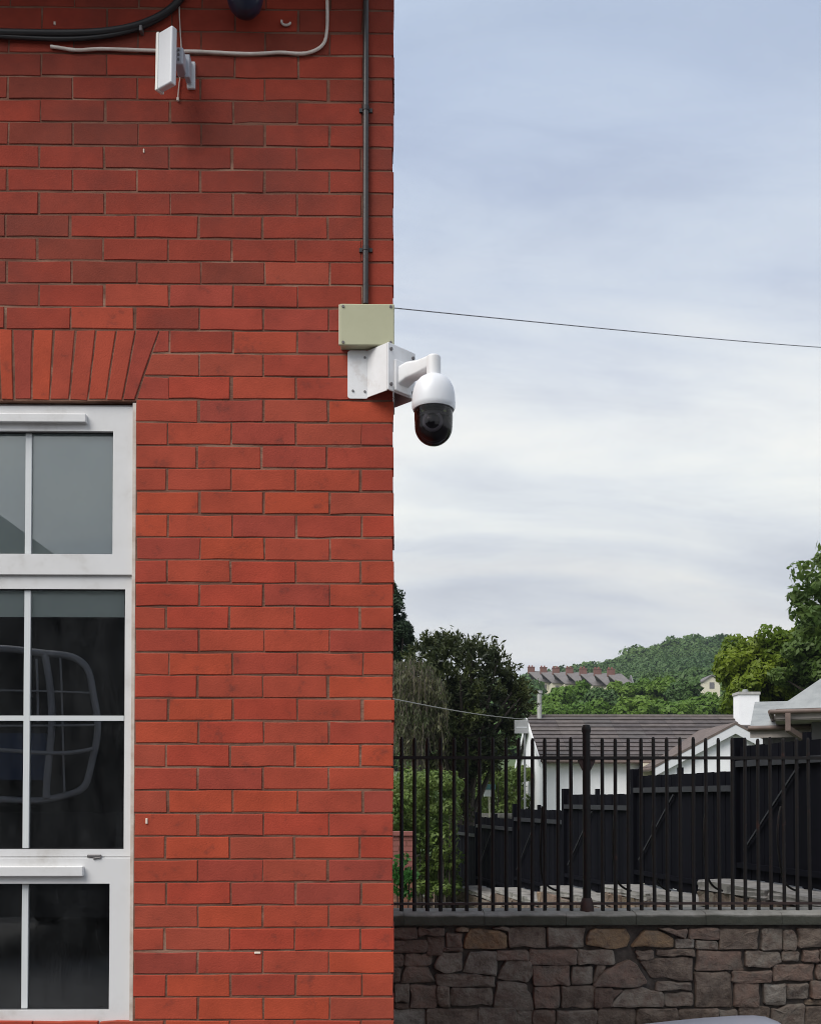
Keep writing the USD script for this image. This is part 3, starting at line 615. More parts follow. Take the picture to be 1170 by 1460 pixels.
# ------------------------------------------------------------------ rubble stone wall with its coping
YS = 8.82
sw = thing('stone_wall', 'rubble stone wall with a flat coping, below the iron railings', 'wall')
sx = lambda px, py=1380: at(px, py, YS)
zc1, zc0 = sx(800, 1301)[2], sx(800, 1319)[2]
SX0, SX1 = sx(470)[0], sx(1560)[0]
corew = obj('wall_core', box(SX0, SX1, YS + .020, YS + .34, -2.2, zc0 + .012), wallmort_m, sw)
L = lambda *p: [(560 + a / 3.774, 1180 + b / 3.774) for a, b in p]
R = lambda *p: [(860 + a / 3.774, 1180 + b / 3.774) for a, b in p]
def LB(x0, y0, x1, y1): return L((x0, y1), (x1, y1), (x1, y0), (x0, y0))
def RB(x0, y0, x1, y1): return R((x0, y1), (x1, y1), (x1, y0), (x0, y0))
stones = [('d', LB(-60, 538, 125, 598)), ('d', LB(135, 540, 275, 585)), ('r', LB(285, 572, 372, 645)), ('t', LB(345, 540, 405, 562)),
          ('o', L((378, 652), (612, 650), (602, 572), (560, 555), (415, 548))), ('b', L((540, 548), (620, 560), (622, 541), (545, 537))),
          ('b', LB(628, 540, 815, 648)), ('g', LB(833, 540, 1028, 645)), ('o', R((-88, 632), (20, 654), (125, 642), (146, 592), (120, 546), (-50, 545), (-85, 590))),
          ('d', LB(-60, 605, 180, 672)), ('d', LB(187, 592, 272, 688)), ('d', LB(275, 648, 372, 668)),
          ('r', L((62, 742), (205, 742), (208, 675), (70, 685))), ('r', L((40, 835), (228, 828), (180, 750), (75, 748))), ('d', LB(-60, 680, 55, 745)), ('d', LB(-60, 752, 40, 832)),
          ('g', L((215, 752), (285, 784), (368, 770), (372, 672), (262, 680))), ('l', L((378, 775), (548, 797), (552, 668), (415, 676))), ('r', LB(556, 660, 725, 714)),
          ('r', LB(735, 655, 985, 736)), ('g', R((-142, 735), (60, 735), (45, 660), (-135, 654))),
          ('g', L((560, 812), (722, 835), (750, 790), (746, 722), (605, 718))), ('r', LB(756, 742, 945, 850)), ('g', LB(963, 748, 1068, 842)), ('b', R((-58, 845), (-20, 845), (15, 745), (-40, 742))),
          ('r', R((-60, 852), (180, 856), (236, 835), (170, 735), (130, 715), (60, 748), (15, 765))), ('g', L((236, 848), (545, 858), (545, 805), (440, 792), (232, 790))),
          ('r', LB(92, 852, 235, 970)), ('b', LB(241, 856, 303, 962)), ('g', LB(312, 863, 530, 960)), ('g', L((540, 965), (750, 988), (738, 905), (715, 848), (565, 832))),
          ('r', LB(760, 857, 893, 972)), ('b', LB(906, 852, 1090, 970)), ('d', LB(1097, 862, 1175, 965)), ('g', LB(10, 842, 84, 942)), ('d', LB(-60, 842, 2, 970)), ('d', LB(10, 948, 86, 974)),
          ('l', LB(-20, 980, 175, 1075)), ('b', LB(184, 977, 450, 1080)), ('g', LB(460, 972, 654, 1078)), ('g', LB(663, 990, 748, 1075)), ('r', LB(756, 984, 864, 1078)), ('g', LB(878, 984, 1094, 1076)), ('b', LB(1104, 978, 1300, 1076)),
          ('o', R((150, 642), (366, 645), (370, 602), (300, 562), (215, 556))), ('r', R((330, 556), (440, 598), (452, 545), (300, 545))), ('l', LB(1520, 602, 1617, 650)),
          ('r', RB(458, 545, 615, 602)), ('g', RB(496, 610, 612, 655)), ('b', RB(622, 546, 826, 655)), ('g', RB(845, 548, 962, 660)), ('g', R((966, 662), (1030, 662), (1042, 610), (1018, 556), (966, 556))), ('b', RB(1040, 545, 1300, 650)),
          ('b', R((190, 712), (268, 708), (262, 658), (170, 664))), ('b', RB(286, 658, 485, 692)), ('b', R((262, 812), (475, 826), (472, 700), (290, 706), (195, 722))),
          ('r', R((492, 768), (748, 770), (740, 664), (505, 660))), ('g', R((760, 748), (880, 752), (955, 722), (940, 672), (762, 668))), ('g', RB(964, 668, 1050, 720)), ('r', RB(1068, 660, 1156, 724)), ('d', RB(1162, 656, 1330, 722)),
          ('g', RB(286, 832, 470, 882)), ('b', R((490, 966), (690, 968), (680, 800), (660, 778), (492, 776))), ('r', RB(690, 772, 895, 832)), ('r', RB(914, 736, 1128, 826)), ('r', RB(1150, 735, 1330, 820)),
          ('g', R((30, 966), (320, 962), (322, 885), (205, 862), (110, 876))), ('d', R((-50, 965), (22, 955), (100, 872), (-50, 866))), ('g', RB(330, 892, 478, 962)), ('r', RB(702, 838, 832, 966)), ('l', RB(862, 842, 976, 952)), ('g', RB(986, 842, 1100, 922)), ('r', RB(1114, 830, 1330, 918)), ('t', RB(1090, 930, 1330, 958)),
          ('b', RB(180, 976, 394, 1080)), ('b', RB(402, 976, 614, 1080)), ('g', RB(622, 982, 716, 1078)), ('b', RB(728, 970, 890, 1076)), ('g', R((906, 1078), (1080, 1078), (1078, 950), (985, 960), (908, 975))), ('b', RB(1088, 968, 1330, 1078))]


def stone(P, yf, seed, prot=.026, depth=.07, jit=.007, fine=True):
    """A worn rubble stone from a polygon in x, z: rough outline, pillowed and chipped face."""
    r = random.Random(seed); P = [np.array(p) for p in P]; ring = []
    c = sum(P) / len(P); P = [c + (q - c) * (1 + .0075 / np.linalg.norm(q - c)) for q in P]
    for i, a in enumerate(P):
        b = P[(i + 1) % len(P)]; prev = P[i - 1]
        Lb, La = np.linalg.norm(b - a), np.linalg.norm(a - prev)
        cut = min(.014, .16 * min(Lb, La)) * r.uniform(.4, 1.3)
        ring += [a + (prev - a) / La * cut, a + (b - a) / Lb * cut]
        n = 2 if Lb > .2 else (1 if Lb > .09 else 0)
        for k in range(n):
            q = a + (b - a) * ((k + 1) / (n + 1) + r.uniform(-.1, .1)); nn = np.array([-(b - a)[1], (b - a)[0]]) / Lb
            ring.append(q + nn * r.gauss(0, jit))
    ring = np.array(ring); n = len(ring); off = r.uniform(-.012, .012); ax, az = r.gauss(0, .05), r.gauss(0, .06)
    def lay(s, y):
        return [[*(c + (q - c) * s)[:1], y + off + (q - c)[0] * ax + (q - c)[1] * az + r.gauss(0, .0022), (c + (q - c) * s)[1]] for q in ring]
    s1 = 1 - .012 / max(.05, np.sqrt(abs(Polygon(ring).area)))
    rows = [[[q[0], yf + depth, q[1]] for q in ring], lay(1.0, yf - prot * .35), lay(s1, yf - prot * .85), lay(.66, yf - prot)]
    v = sum(rows, []) + [[c[0], yf - prot * 1.03 + off, c[1]]]; f = []
    for k in range(3):
        for i in range(n):
            j = (i + 1) % n; f += [[k * n + i, k * n + j, (k + 1) * n + j], [k * n + i, (k + 1) * n + j, (k + 1) * n + i]]
    for i in range(n): f.append([3 * n + i, 3 * n + (i + 1) % n, 4 * n])
    m = trimesh.Trimesh(v, f, process=False)
    t = m.vertices[f[-1]]
    if np.cross(t[1] - t[0], t[2] - t[0])[1] > 0: m.invert()
    if fine:
        m.merge_vertices(); m = m.subdivide(); v = m.vertices.copy()
        v[:, 1] += (meshkit.fbm(v * 14 + seed, 3) - .5) * .034 + (meshkit.noise(v * 60 + seed) - .5) * .008; m.vertices = v
    return m


rs = random.Random(11)
for i, (t, P) in enumerate(stones):
    P3 = [sx(a + rs.uniform(-1.1, 1.1), b + rs.uniform(-.8, .8)) for a, b in P]
    if np.mean([p[2] for p in P3]) > zc0: continue
    obj('stone', stone([(p[0], p[2]) for p in P3], YS, 100 + i), stone_m[t], corew, smooth=35)
low = []
zlow = sx(800, 1468)[2]
z = zlow
k = 500
while z > -1.9:                                             # courses below the picture
    hh = rs.uniform(.12, .2); x = SX0
    while x < SX1:
        w = rs.uniform(.2, .5); k += 1
        low.append(stone([(x + .01, z - hh), (x + w - .01, z - hh), (x + w - .01, z - .012), (x + .01, z - .012)], YS, k, fine=False)); x += w
    z -= hh
for xa_, xb_ in ((SX0, sx(542)[0]), (sx(1215)[0], SX1)):      # beside the picture
    z = zc0 - .004
    while z > zlow + .03:
        hh = min(rs.uniform(.12, .2), z - zlow); x = xa_
        while x < xb_ - .05:
            w = min(rs.uniform(.2, .45), xb_ - x); k += 1
            low.append(stone([(x + .01, z - hh), (x + w - .01, z - hh), (x + w - .01, z - .012), (x + .01, z - .012)], YS, k, fine=False)); x += w
        z -= hh
obj('lower_stonework', cat(low), stone_m['b'], corew, smooth=28, kind='stuff')
# coping: long slabs with chipped front arrises
cxs = [470, 575, 690, 806, 905, 1004, 1112, 1215, 1330, 1440, 1560]
for i in range(len(cxs) - 1):
    xa, xb = sx(cxs[i])[0] + .002, sx(cxs[i + 1])[0] - .002; n = 22
    xs = np.linspace(xa, xb, n); r_ = np.random.RandomState(40 + i)
    chip = np.abs(meshkit.fbm(np.c_[xs * 5, np.full(n, i * 3.3), np.zeros(n)], 3, seed=5) - .45) * .085
    prof = []
    dzs = r_.uniform(-.004, .004)
    for x, ch in zip(xs, chip):
        prof.append([(x, YS - .045 + r_.normal(0, .0015), zc0 + .002), (x, YS - .05 + r_.normal(0, .002), zc0 + .02), (x, YS - .048, zc1 - .022 - ch * .3 + dzs), (x, YS - .028 + ch, zc1 - .004 + dzs + r_.normal(0, .002)), (x, YS + .12, zc1 + .006 + dzs + r_.normal(0, .002)), (x, YS + .36, zc1 + dzs), (x, YS + .36, zc0 + .002)])
    v = np.array(prof).reshape(-1, 3); m_ = 7; f = []
    for a in range(n - 1):
        for b in range(m_):
            c_ = (b + 1) % m_; f += [[a * m_ + b, (a + 1) * m_ + b, (a + 1) * m_ + c_], [a * m_ + b, (a + 1) * m_ + c_, a * m_ + c_]]
    for b in range(1, m_ - 1): f += [[0, b, b + 1], [(n - 1) * m_, (n - 1) * m_ + b + 1, (n - 1) * m_ + b]]
    m = trimesh.Trimesh(v, f, process=False)
    if m.volume < 0: m.invert()
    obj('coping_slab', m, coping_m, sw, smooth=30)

# ------------------------------------------------------------------ iron railings
YR = YS + .10
ir = thing('iron_railing', 'black iron railing with upright bars, standing on the stone wall coping', 'railing')
rx = lambda px, py=1180: at(px, py, YR)
ztop, zr1, zr0, zbot = rx(700, 1052)[2], rx(700, 1078.5)[2], rx(700, 1083)[2], rx(700, 1301)[2]
XR0, XR1 = rx(520)[0], rx(1420)[0]
obj('top_rail', box(XR0, XR1, YR - .022, YR + .022, zr0, zr1), iron_m, ir)
zb1, zb0 = rx(700, 1287)[2], rx(700, 1290.5)[2]
obj('bottom_rail', box(XR0, XR1, YR - .018, YR + .018, zb0, zb1), rust_m, ir)
XPOST = rx(836)[0]; pitch = 18.62 / 1500 * 8.92
n0 = int((XPOST - XR0) / pitch); n1 = int((XR1 - XPOST) / pitch)
rr = random.Random(5)
for k in range(-n0, n1 + 1):
    if k == 0: continue
    x = XPOST + k * pitch + (math.copysign(.022, k)) + rr.gauss(0, .0012)
    lean = rr.gauss(0, .0025); t = ztop + rr.gauss(0, .004)
    P = [(x, YR, zbot), (x + lean * .5, YR, (zbot + zr0) / 2), (x + lean, YR, zr0), (x + lean, YR, t - .02), (x + lean, YR, t)]
    obj('bar', tube(P, [.0168, .0160, .0160, .0155, .0095], 8), iron_m, ir, smooth=50)
z = lambda py: rx(836, py)[2]
post = obj('post', moved(lathe([(0, zbot), (.045, zbot), (.045, zbot + .06), (.0345, zbot + .12), (.0335, z(1046)), (.040, z(1043)), (.039, z(1038)), (.028, z(1034)), (0, z(1033))], 18), (XPOST, YR, 0)), iron_m, ir, smooth=45)
br_ = [prism([(XPOST + s * .03, z(1100)), (XPOST + s * .072, z(1086)), (XPOST + s * .072, z(1083.2)), (XPOST + s * .03, z(1083.2))], YR - .012, YR + .012) for s in (-1, 1)]
obj('post_bracket', cat(br_), rust_m, ir)
obj('post_foot', moved(lathe([(0, zbot - .002), (.058, zbot - .002), (.060, zbot + .02), (.054, zbot + .08), (.040, zbot + .12), (0, zbot + .12)], 16), (XPOST, YR, 0)), rust_m, ir, smooth=45)
# back stays that sweep down behind the railing
for px, side_ in ((874, 1), (930, -1), (1004, 1), (1110, -1), (770, 1)):
    q = [(px + 3, 1150), (px + 1, 1215), (px, 1238), (px + 4 * 1, 1256), (px + 14, 1266), (px + 24, 1270)]
    P = np.array([at(a, b, YR + .03 + .34 * max(0, (b - 1215) / 55)) for a, b in q]); P[:, 1] = [YR + .03, YR + .05, YR + .12, YR + .22, YR + .3, YR + .34]
    obj('stay', tube(spline(P, 24), .010, 7), iron_m, ir, smooth=50)

# ------------------------------------------------------------------ stepped black board fence behind
bf = thing('board_fence', 'black board fence stepping down towards the white house', 'fence')
gw = thing('stepped_wall', 'low stepped rubble wall with pale slabs under the black board fence', 'wall')
ZF = lambda k: 12.0 * (k + 4.2) / 4.2
def fxy(k): y = ZF(k); return np.array([(289 + 3222 / (k + 4.2) - CX) / FPX * y + math.tan(YAW) * y, y])
tops_ = {-1: .60, 0: .325, 1: .075, 2: -.19, 3: -.39, 4: -.61, 5: -.90}
dirf = fxy(1) - fxy(0); dirf /= np.linalg.norm(dirf); nf = np.array([-dirf[1], dirf[0]])
if nf[0] > 0: nf = -nf                                        # towards the camera side
rf = random.Random(21)


def blk(p, q, off, th, za, zb):
    """An upright block along plan line p-q, off metres towards the viewer, th thick."""
    a, b = p + nf * off, q + nf * off; c, d = q + nf * (off + th), p + nf * (off + th)
    return hexa([(*a, za), (*b, za), (*c, za), (*d, za), (*a, zb), (*b, zb), (*c, zb), (*d, zb)])


for k in range(-1, 6):
    kb = 5.35 if k == 5 else k + 1
    a, b = fxy(k), fxy(kb); Lp = np.linalg.norm(b - a); zt_ = EYE + tops_[k]; zb_ = zt_ - 1.50
    nb = max(2, int(round(Lp / .145)))
    for i in range(nb):
        p, q = a + (b - a) * (i / nb) + dirf * .003, a + (b - a) * ((i + 1) / nb) - dirf * .003
        obj('board', blk(p, q, rf.uniform(0, .004) + (.0 if i % 2 else .006), .02, zb_ + rf.uniform(-.01, .01), zt_ + rf.uniform(-.006, .004)), fence_m[rf.randrange(3)], bf)
    obj('rail', blk(a, b, .034, .045, zt_ - .235, zt_ - .165), rail_m, bf)
    obj('rail', blk(a, b, .034, .04, zb_ + .12, zb_ + .18), fence_m[0], bf)
    obj('post', blk(b - dirf * .05, b + dirf * .05, -.03, .11, zb_ - .35, EYE + tops_[k] + (.10 if k < 4 else .05)), fence_m[2], bf)
    mid_ = (a + b) / 2 + dirf * .1
    if k < 4: obj('post', blk(mid_ - dirf * .045, mid_ + dirf * .045, -.04, .05, zb_ - .2, zt_ + .085), fence_m[1], bf)
    # diagonal brace
    for (u, w_) in (((.55, .92), (.93, .22)),):
        p1_, p2_ = a + (b - a) * u[0] + nf * .06, a + (b - a) * w_[0] + nf * .06
        if k in (-1, 0, 1, 2, 3): obj('brace', bar_between((*p1_, zb_ + 1.5 * (u[1] - .1)), (*p2_, zb_ + 1.5 * w_[1]), .024, .02), rail_m, bf)
    # stepped wall: slab and stones under this bay
    zs1 = zb_ - .015
    sl = blk(a + dirf * .01, b - dirf * .01, -.12, .62, zs1 - .10, zs1)
    vs = sl.vertices + np.c_[np.zeros((8, 2)), [rf.gauss(0, .008) for _ in range(8)]]
    ns = 2 if k < 4 else 1
    for i in range(ns):
        p, q = a + (b - a) * (i / ns) + dirf * .012, a + (b - a) * ((i + 1) / ns) - dirf * .012
        m = blk(p, q, -.12, .60 + rf.uniform(-.04, .05), zs1 - .095 + rf.uniform(-.015, .01), zs1 + rf.uniform(-.012, .004)).subdivide().subdivide()
        m.vertices += np.random.RandomState(60 + k * 3 + i).normal(0, .006, m.vertices.shape)
        obj('coping_slab', m, slab_m, gw, smooth=25)
    zg = float(ground_z(*(a + nf * .3))) - .25
    cr = obj('wall_core', blk(a, b, -.08, .5, min(zg, zs1 - .6), zs1 - .11), wallmort_m, gw)
    for lev in range(3):
        u = 0.0
        while u < Lp - .05:
            w_ = min(rf.uniform(.22, .45), Lp - u); p, q = a + dirf * (u + .012), a + dirf * (u + w_ - .012)
            z1_ = zs1 - .115 - lev * .19
            m = blk(p, q, .40, .12 + rf.uniform(-.02, .02), z1_ - .175, z1_).subdivide()
            m.vertices += np.random.RandomState(int(u * 100) + lev * 7 + k * 31 + 400).normal(0, .01, m.vertices.shape)
            obj('stone', m, stone_m[rf.choice('bgtrbr')], cr, smooth=20); u += w_

# ------------------------------------------------------------------ white bungalow
YH = 30.0
wh = thing('white_bungalow', 'white rendered bungalow with brown tiled roof and a white chimney', 'house')
hx = lambda px, py, y=YH: at(px, py, y)
xl, xr = hx(775, 1080)[0], hx(1080, 1080)[0]
ze, zrg = hx(880, 1079)[2], hx(880, 1022.5, YH + 2.9)[2]
zg = -1.6
yd = 2.9                                                     # ridge behind the front wall
xl_apex = hx(763, 1022, YH + yd)[0]
dl_ = hx(757, 1075, YH + 5.8)[0]
xw0 = xl; wb = [(xl, YH), (xr + .6, YH), (xr + .6, YH + 5.8), (xl, YH + 5.8)]
gable = prism([(0, 0), (5.8, 0), (5.8, ze - zg), (2.9, zrg - zg - .12), (0, ze - zg)], 0, .25)   # x -> depth
gv = gable.vertices.copy(); gable.vertices = np.c_[xl + gv[:, 1], YH + gv[:, 0], zg + gv[:, 2]]
if gable.volume < 0: gable.invert()
wallb = obj('wall', cat([box(xl + .25, xr + .6, YH, YH + .25, zg, ze), box(xl + .25, xr + .6, YH + 5.55, YH + 5.8, zg, ze), gable]), render_m, wh)
obj('wall', box(hx(912, 1090)[0], hx(958, 1090)[0], YH - .35, YH - .004, zg, hx(912, 1089)[2]), cream_m, wh, label='cream painted porch wall')
# main roof with courses of tiles
slope = np.array([0, yd, zrg - ze]); SL = np.linalg.norm(slope); ov_ = .22
roofb = obj('roof', cat([hexa([(xl - .12, YH - ov_, ze - ov_ * (zrg - ze) / yd - .06), (xr + .6, YH - ov_, ze - ov_ * (zrg - ze) / yd - .06), (xr + .6, YH + yd, zrg - .06), (xl - .12, YH + yd, zrg - .06),
                               (xl - .12, YH - ov_, ze - ov_ * (zrg - ze) / yd), (xr + .6, YH - ov_, ze - ov_ * (zrg - ze) / yd), (xr + .6, YH + yd, zrg), (xl - .12, YH + yd, zrg)]),
                         hexa([(xl - .12, YH + yd, zrg - .06), (xr + .6, YH + yd, zrg - .06), (xr + .6, YH + 6.0, ze - .1), (xl - .12, YH + 6.0, ze - .1), (xl - .12, YH + yd, zrg), (xr + .6, YH + yd, zrg), (xr + .6, YH + 6.0, ze - .04), (xl - .12, YH + 6.0, ze - .04)])]), tile_m[1], wh)
nr = 11; rt = random.Random(9); un = slope / SL; nn_ = np.array([0, -un[2], un[1]])
for r_ in range(nr):
    s0, s1 = -ov_ * 1.2 + r_ * (SL + .26) / nr, -ov_ * 1.2 + (r_ + 1.12) * (SL + .26) / nr
    for c_ in range(8):
        x0_, x1_ = xl - .12 + c_ * (xr + .66 - xl) / 8, xl - .12 + (c_ + 1) * (xr + .66 - xl) / 8 - .006
        b0, b1 = np.array([0, YH, ze]) + un * s0, np.array([0, YH, ze]) + un * min(s1, SL)
        t0, t1 = nn_ * (.055 + rt.uniform(-.006, .006)), nn_ * .012
        m = hexa([(x0_, *(b0 + nn_ * .004)[1:]), (x1_, *(b0 + nn_ * .004)[1:]), (x1_, *(b1 + nn_ * .003)[1:]), (x0_, *(b1 + nn_ * .003)[1:]), (x0_, *(b0 + t0)[1:]), (x1_, *(b0 + t0)[1:]), (x1_, *(b1 + t1)[1:]), (x0_, *(b1 + t1)[1:])])
        obj('tile_course', m, tile_m[rt.randrange(4)], roofb)
obj('ridge_tiles', tube([(xl - .14, YH + yd, zrg + .01), (xl + 3, YH + yd, zrg + .015), (xr + .6, YH + yd, zrg + .01)], .07, 10), tile_m[2], wh, smooth=50)
# white verge boards on the left gable
for (ya, za, yb, zb__) in ((YH - ov_, ze - ov_ * (zrg - ze) / yd, YH + yd, zrg), (YH + yd, zrg, YH + 6.0, ze - .06)):
    obj('verge_board', hexa([(xl - .15, ya, za - .2), (xl - .125, ya, za - .2), (xl - .125, yb, zb__ - .2), (xl - .15, yb, zb__ - .2), (xl - .15, ya, za), (xl - .125, ya, za), (xl - .125, yb, zb__), (xl - .15, yb, zb__)]), render_m, wh)
obj('gutter', tube([(xl - .1, YH - ov_ - .05, ze - .16), ((xl + xr) / 2, YH - ov_ - .05, ze - .165), (hx(925, 1080)[0], YH - ov_ - .05, ze - .17)], .05, 8), brownwood_m, wh, smooth=50)
# cross gable towards the street
YG = YH - 1.6
gx = lambda px, py: at(px, py, YG)
ap, le, re = gx(1046, 1034), gx(930, 1096), gx(1150, 1092)
ap2, le2 = ap, le
sl_l = (ap[2] - le[2]) / (ap[0] - le[0]); re = np.array([ap[0] + (ap[0] - le[0]), YG, le[2]])
obj('gable_wall', prism([(le[0] + .30, zg), (re[0] - .30, zg), (re[0] - .30, le[2] + .12), (ap[0], ap[2] - .06), (le[0] + .30, le[2] + .12)], YG + .02, YH - .003), render_m, wh)
for s, e in ((0, le), (1, re)):
    sg = -1 if s == 0 else 1
    P = [(e[0], e[2] - .22), (ap[0], ap[2] - .24), (ap[0], ap[2]), (e[0], e[2])]
    obj('barge_board', prism(P if s else P, YG - .14, YG - .1), whitep_m, wh)
    obj('roof', hexa([(e[0], YG - .15, e[2] + .002), (ap[0], YG - .15, ap[2] + .002), (ap[0], YH + 2.6, ap[2] + .002), (e[0], YH + .3, e[2] + .002), (e[0], YG - .15, e[2] + .07), (ap[0], YG - .15, ap[2] + .07), (ap[0], YH + 2.6, ap[2] + .07), (e[0], YH + .3, e[2] + .07)]), tile2_m, wh)
    obj('gutter', tube([(e[0] + sg * .04, YG - .1, e[2] - .02), (e[0] + sg * .04, YG + .8, e[2] - .02), (e[0] + sg * .04, YH - .02, e[2] - .02)], .05, 8), brownwood_m, wh, smooth=50)
# chimney and flue
YC = YH + 2.2
ca, cb = at(1053.5, 1040, YC), at(1082, 988, YC)
chm = obj('chimney', box(ca[0], cb[0], YC, YC + .55, zrg - 1.2, cb[2] - .05), render_m, wh)
obj('chimney_cap', box(ca[0] - .03, cb[0] + .03, YC - .03, YC + .58, cb[2] - .05, cb[2] + .03), mat('chimney_flaunching', (.45, .44, .42), (.35, .34, .33), scale=8, rough=.9), chm)
obj('chimney_pot', moved(lathe([(0, 0), (.10, 0), (.085, .08), (.06, .10), (0, .10)], 14), ((ca[0] + cb[0]) / 2 - .03, YC + .27, cb[2] + .03)), greyroof_m, chm, smooth=40)
fa, fb_ = at(769, 1024, YH + 2.7), at(769, 985, YH + 2.7)
fl = obj('flue_pipe', moved(lathe([(0, zrg - .2), (.075, zrg - .2), (.07, fb_[2] - .09), (.10, fb_[2] - .08), (.10, fb_[2]), (0, fb_[2])], 14), (fa[0], YH + 2.72, 0)), mat('flue_render', (.42, .42, .40), (.33, .33, .31), scale=5, rough=.9), wh, smooth=40)

# ------------------------------------------------------------------ grey roofed house on the right
gh = thing('grey_roofed_house', 'house with pale grey roof and brown gutters, at the right edge', 'house')
YQ, RQ = 17.0, math.radians(-21)
e0 = at(1106, 1011, YQ)
UsdGeom.Xformable(gh).AddTranslateOp().Set(Gf.Vec3d(*map(float, e0))); UsdGeom.Xformable(gh).AddRotateZOp().Set(math.degrees(RQ))


def lq(px, py, y):
    """Pixel at depth y in the house's own axes: x along its front, y back, z from the eaves."""
    d = at(px, py, y) - e0; c_, s_ = math.cos(-RQ), math.sin(-RQ)
    return np.array([d[0] * c_ - d[1] * s_, d[0] * s_ + d[1] * c_, d[2]])


LQ, DQ, hq = 7.0, 6.4, 2.35
obj('roof', hexa([(0, 0, 0), (LQ, 0, 0), (LQ, DQ, 0), (0, DQ, 0), (3.0, 3.1, hq), (LQ, 3.1, hq), (LQ, 3.3, hq), (3.0, 3.3, hq)]), greyroof_m, gh)
obj('fascia', cat([box(0, LQ, -.025, -.002, -.17, -.008), box(-.025, -.002, 0, DQ, -.17, -.008)]), soffit_m, gh)
obj('gutter', cat([tube([(-.10, -.085, -.055), (3, -.085, -.05), (LQ, -.085, -.045)], .042, 10), tube([(-.085, -.1, -.055), (-.085, 2, -.055), (-.085, DQ, -.055)], .042, 10)]), brownwood_m, gh, smooth=50)
obj('soffit', box(0, LQ, 0, DQ, -.19, -.172), soffit_m, gh)
gzz = -4.0 - 1.0
obj('wall', box(.55, LQ, .55, DQ - .5, gzz, -.192), greywall_m, gh)
p_ = lq(1123, 1040, YQ - .05)
xp = p_[0]
za, zb_ = lq(1122, 1043, YQ)[2], lq(1150, 1062, YQ)[2]
obj('downpipe', cat([box(xp - .04, xp + .04, -.13, -.05, za, -.08), bar_between((xp, -.09, za + .03), (xp + .40, .50, zb_), .085), box(xp + .36, xp + .44, .47, .547, gzz, zb_ + .03)]), brownwood_m, gh)
la, lb = lq(1069, 1041, YQ + 1.2), lq(1142, 1029, YQ + .4)
x0_, x1_, y0_, zl = la[0], .50, la[1], la[2]
obj('lean_to_roof', hexa([(x0_, y0_, zl), (x1_ + .04, y0_, zl), (x1_ + .04, y0_ + 2.2, zl + .62), (x0_, y0_ + 2.2, zl + .62), (x0_, y0_, zl + .06), (x1_ + .04, y0_, zl + .06), (x1_ + .04, y0_ + 2.2, zl + .68), (x0_, y0_ + 2.2, zl + .68)]), greyroof_m, gh)
obj('fascia', box(x0_, x1_ + .04, y0_ - .03, y0_ - .004, zl - .14, zl + .04), soffit_m, gh)
obj('gutter', tube([(x0_ - .03, y0_ - .085, zl + .02), ((x0_ + x1_) / 2, y0_ - .085, zl + .022), (x1_ + .04, y0_ - .085, zl + .025)], .045, 8), brownwood_m, gh, smooth=50)
obj('lean_to_wall', box(x0_ + .2, x1_ - .002, y0_ + .25, y0_ + .45, gzz, zl - .002), greywall_m, gh)

# ------------------------------------------------------------------ foliage
def leaves(C, N, size, rs, aspect=.45, fold=.0, upb=0.0, face=None):
    """C: centres (n,3); N: preferred leaf directions or None. Each leaf is a pointed blade of two triangles."""
    n = len(C); d = rs.normal(size=(n, 3)) if N is None else N + rs.normal(size=(n, 3)) * .55
    d /= np.linalg.norm(d, axis=1, keepdims=True)
    s = np.cross(d, rs.normal(size=(n, 3)) + [0, 0, upb]); s /= np.linalg.norm(s, axis=1, keepdims=True) + 1e-9
    L_ = size * rs.uniform(.6, 1.35, (n, 1)); w = L_ * aspect * .5
    if face is not None:                                      # the blades lie along the surface of their clump, as leaves turned to the light do
        g_ = face + rs.normal(size=(n, 3)) * .42 + [0, 0, .25]; g_ /= np.linalg.norm(g_, axis=1, keepdims=True)
        d = np.cross(g_, rs.normal(size=(n, 3))); d /= np.linalg.norm(d, axis=1, keepdims=True) + 1e-9; s = np.cross(g_, d)
    nrm = np.cross(d, s)
    v = np.stack([C - d * L_ * .5, C + s * w + nrm * fold * L_, C + d * L_ * .5, C - s * w + nrm * fold * L_], 1).reshape(-1, 3)
    i = np.arange(n)[:, None] * 4
    return trimesh.Trimesh(v, np.vstack([i + [0, 1, 2], i + [0, 2, 3]]), process=False)


def clump_points(rs, centres, radii, per):
    out, dirs = [], []
    for c, r in zip(centres, radii):
        d = rs.normal(size=(per, 3)); d /= np.linalg.norm(d, axis=1, keepdims=True)
        rad = r * rs.uniform(.45, 1.0, (per, 1)) ** .45
        out.append(c + d * rad * [1, 1, .75]); dirs.append(d)
    return np.vstack(out), np.vstack(dirs)


def limbs(rs, base, top, r0, tips, bend=.12):
    ms = [tube(spline([base, base * .6 + top * .4 + rs.normal(0, bend, 3) * [1, 1, 0], top], 10), np.linspace(r0, r0 * .35, 10), 8)]
    for t in tips:
        u = rs.uniform(.35, .9); p = base + (top - base) * u; m = (p + t) / 2 + [0, 0, rs.uniform(0, .25)]
        ms.append(tube(spline([p, m, t], 8), np.linspace(r0 * .38, r0 * .06, 8), 6))
    return cat(ms)


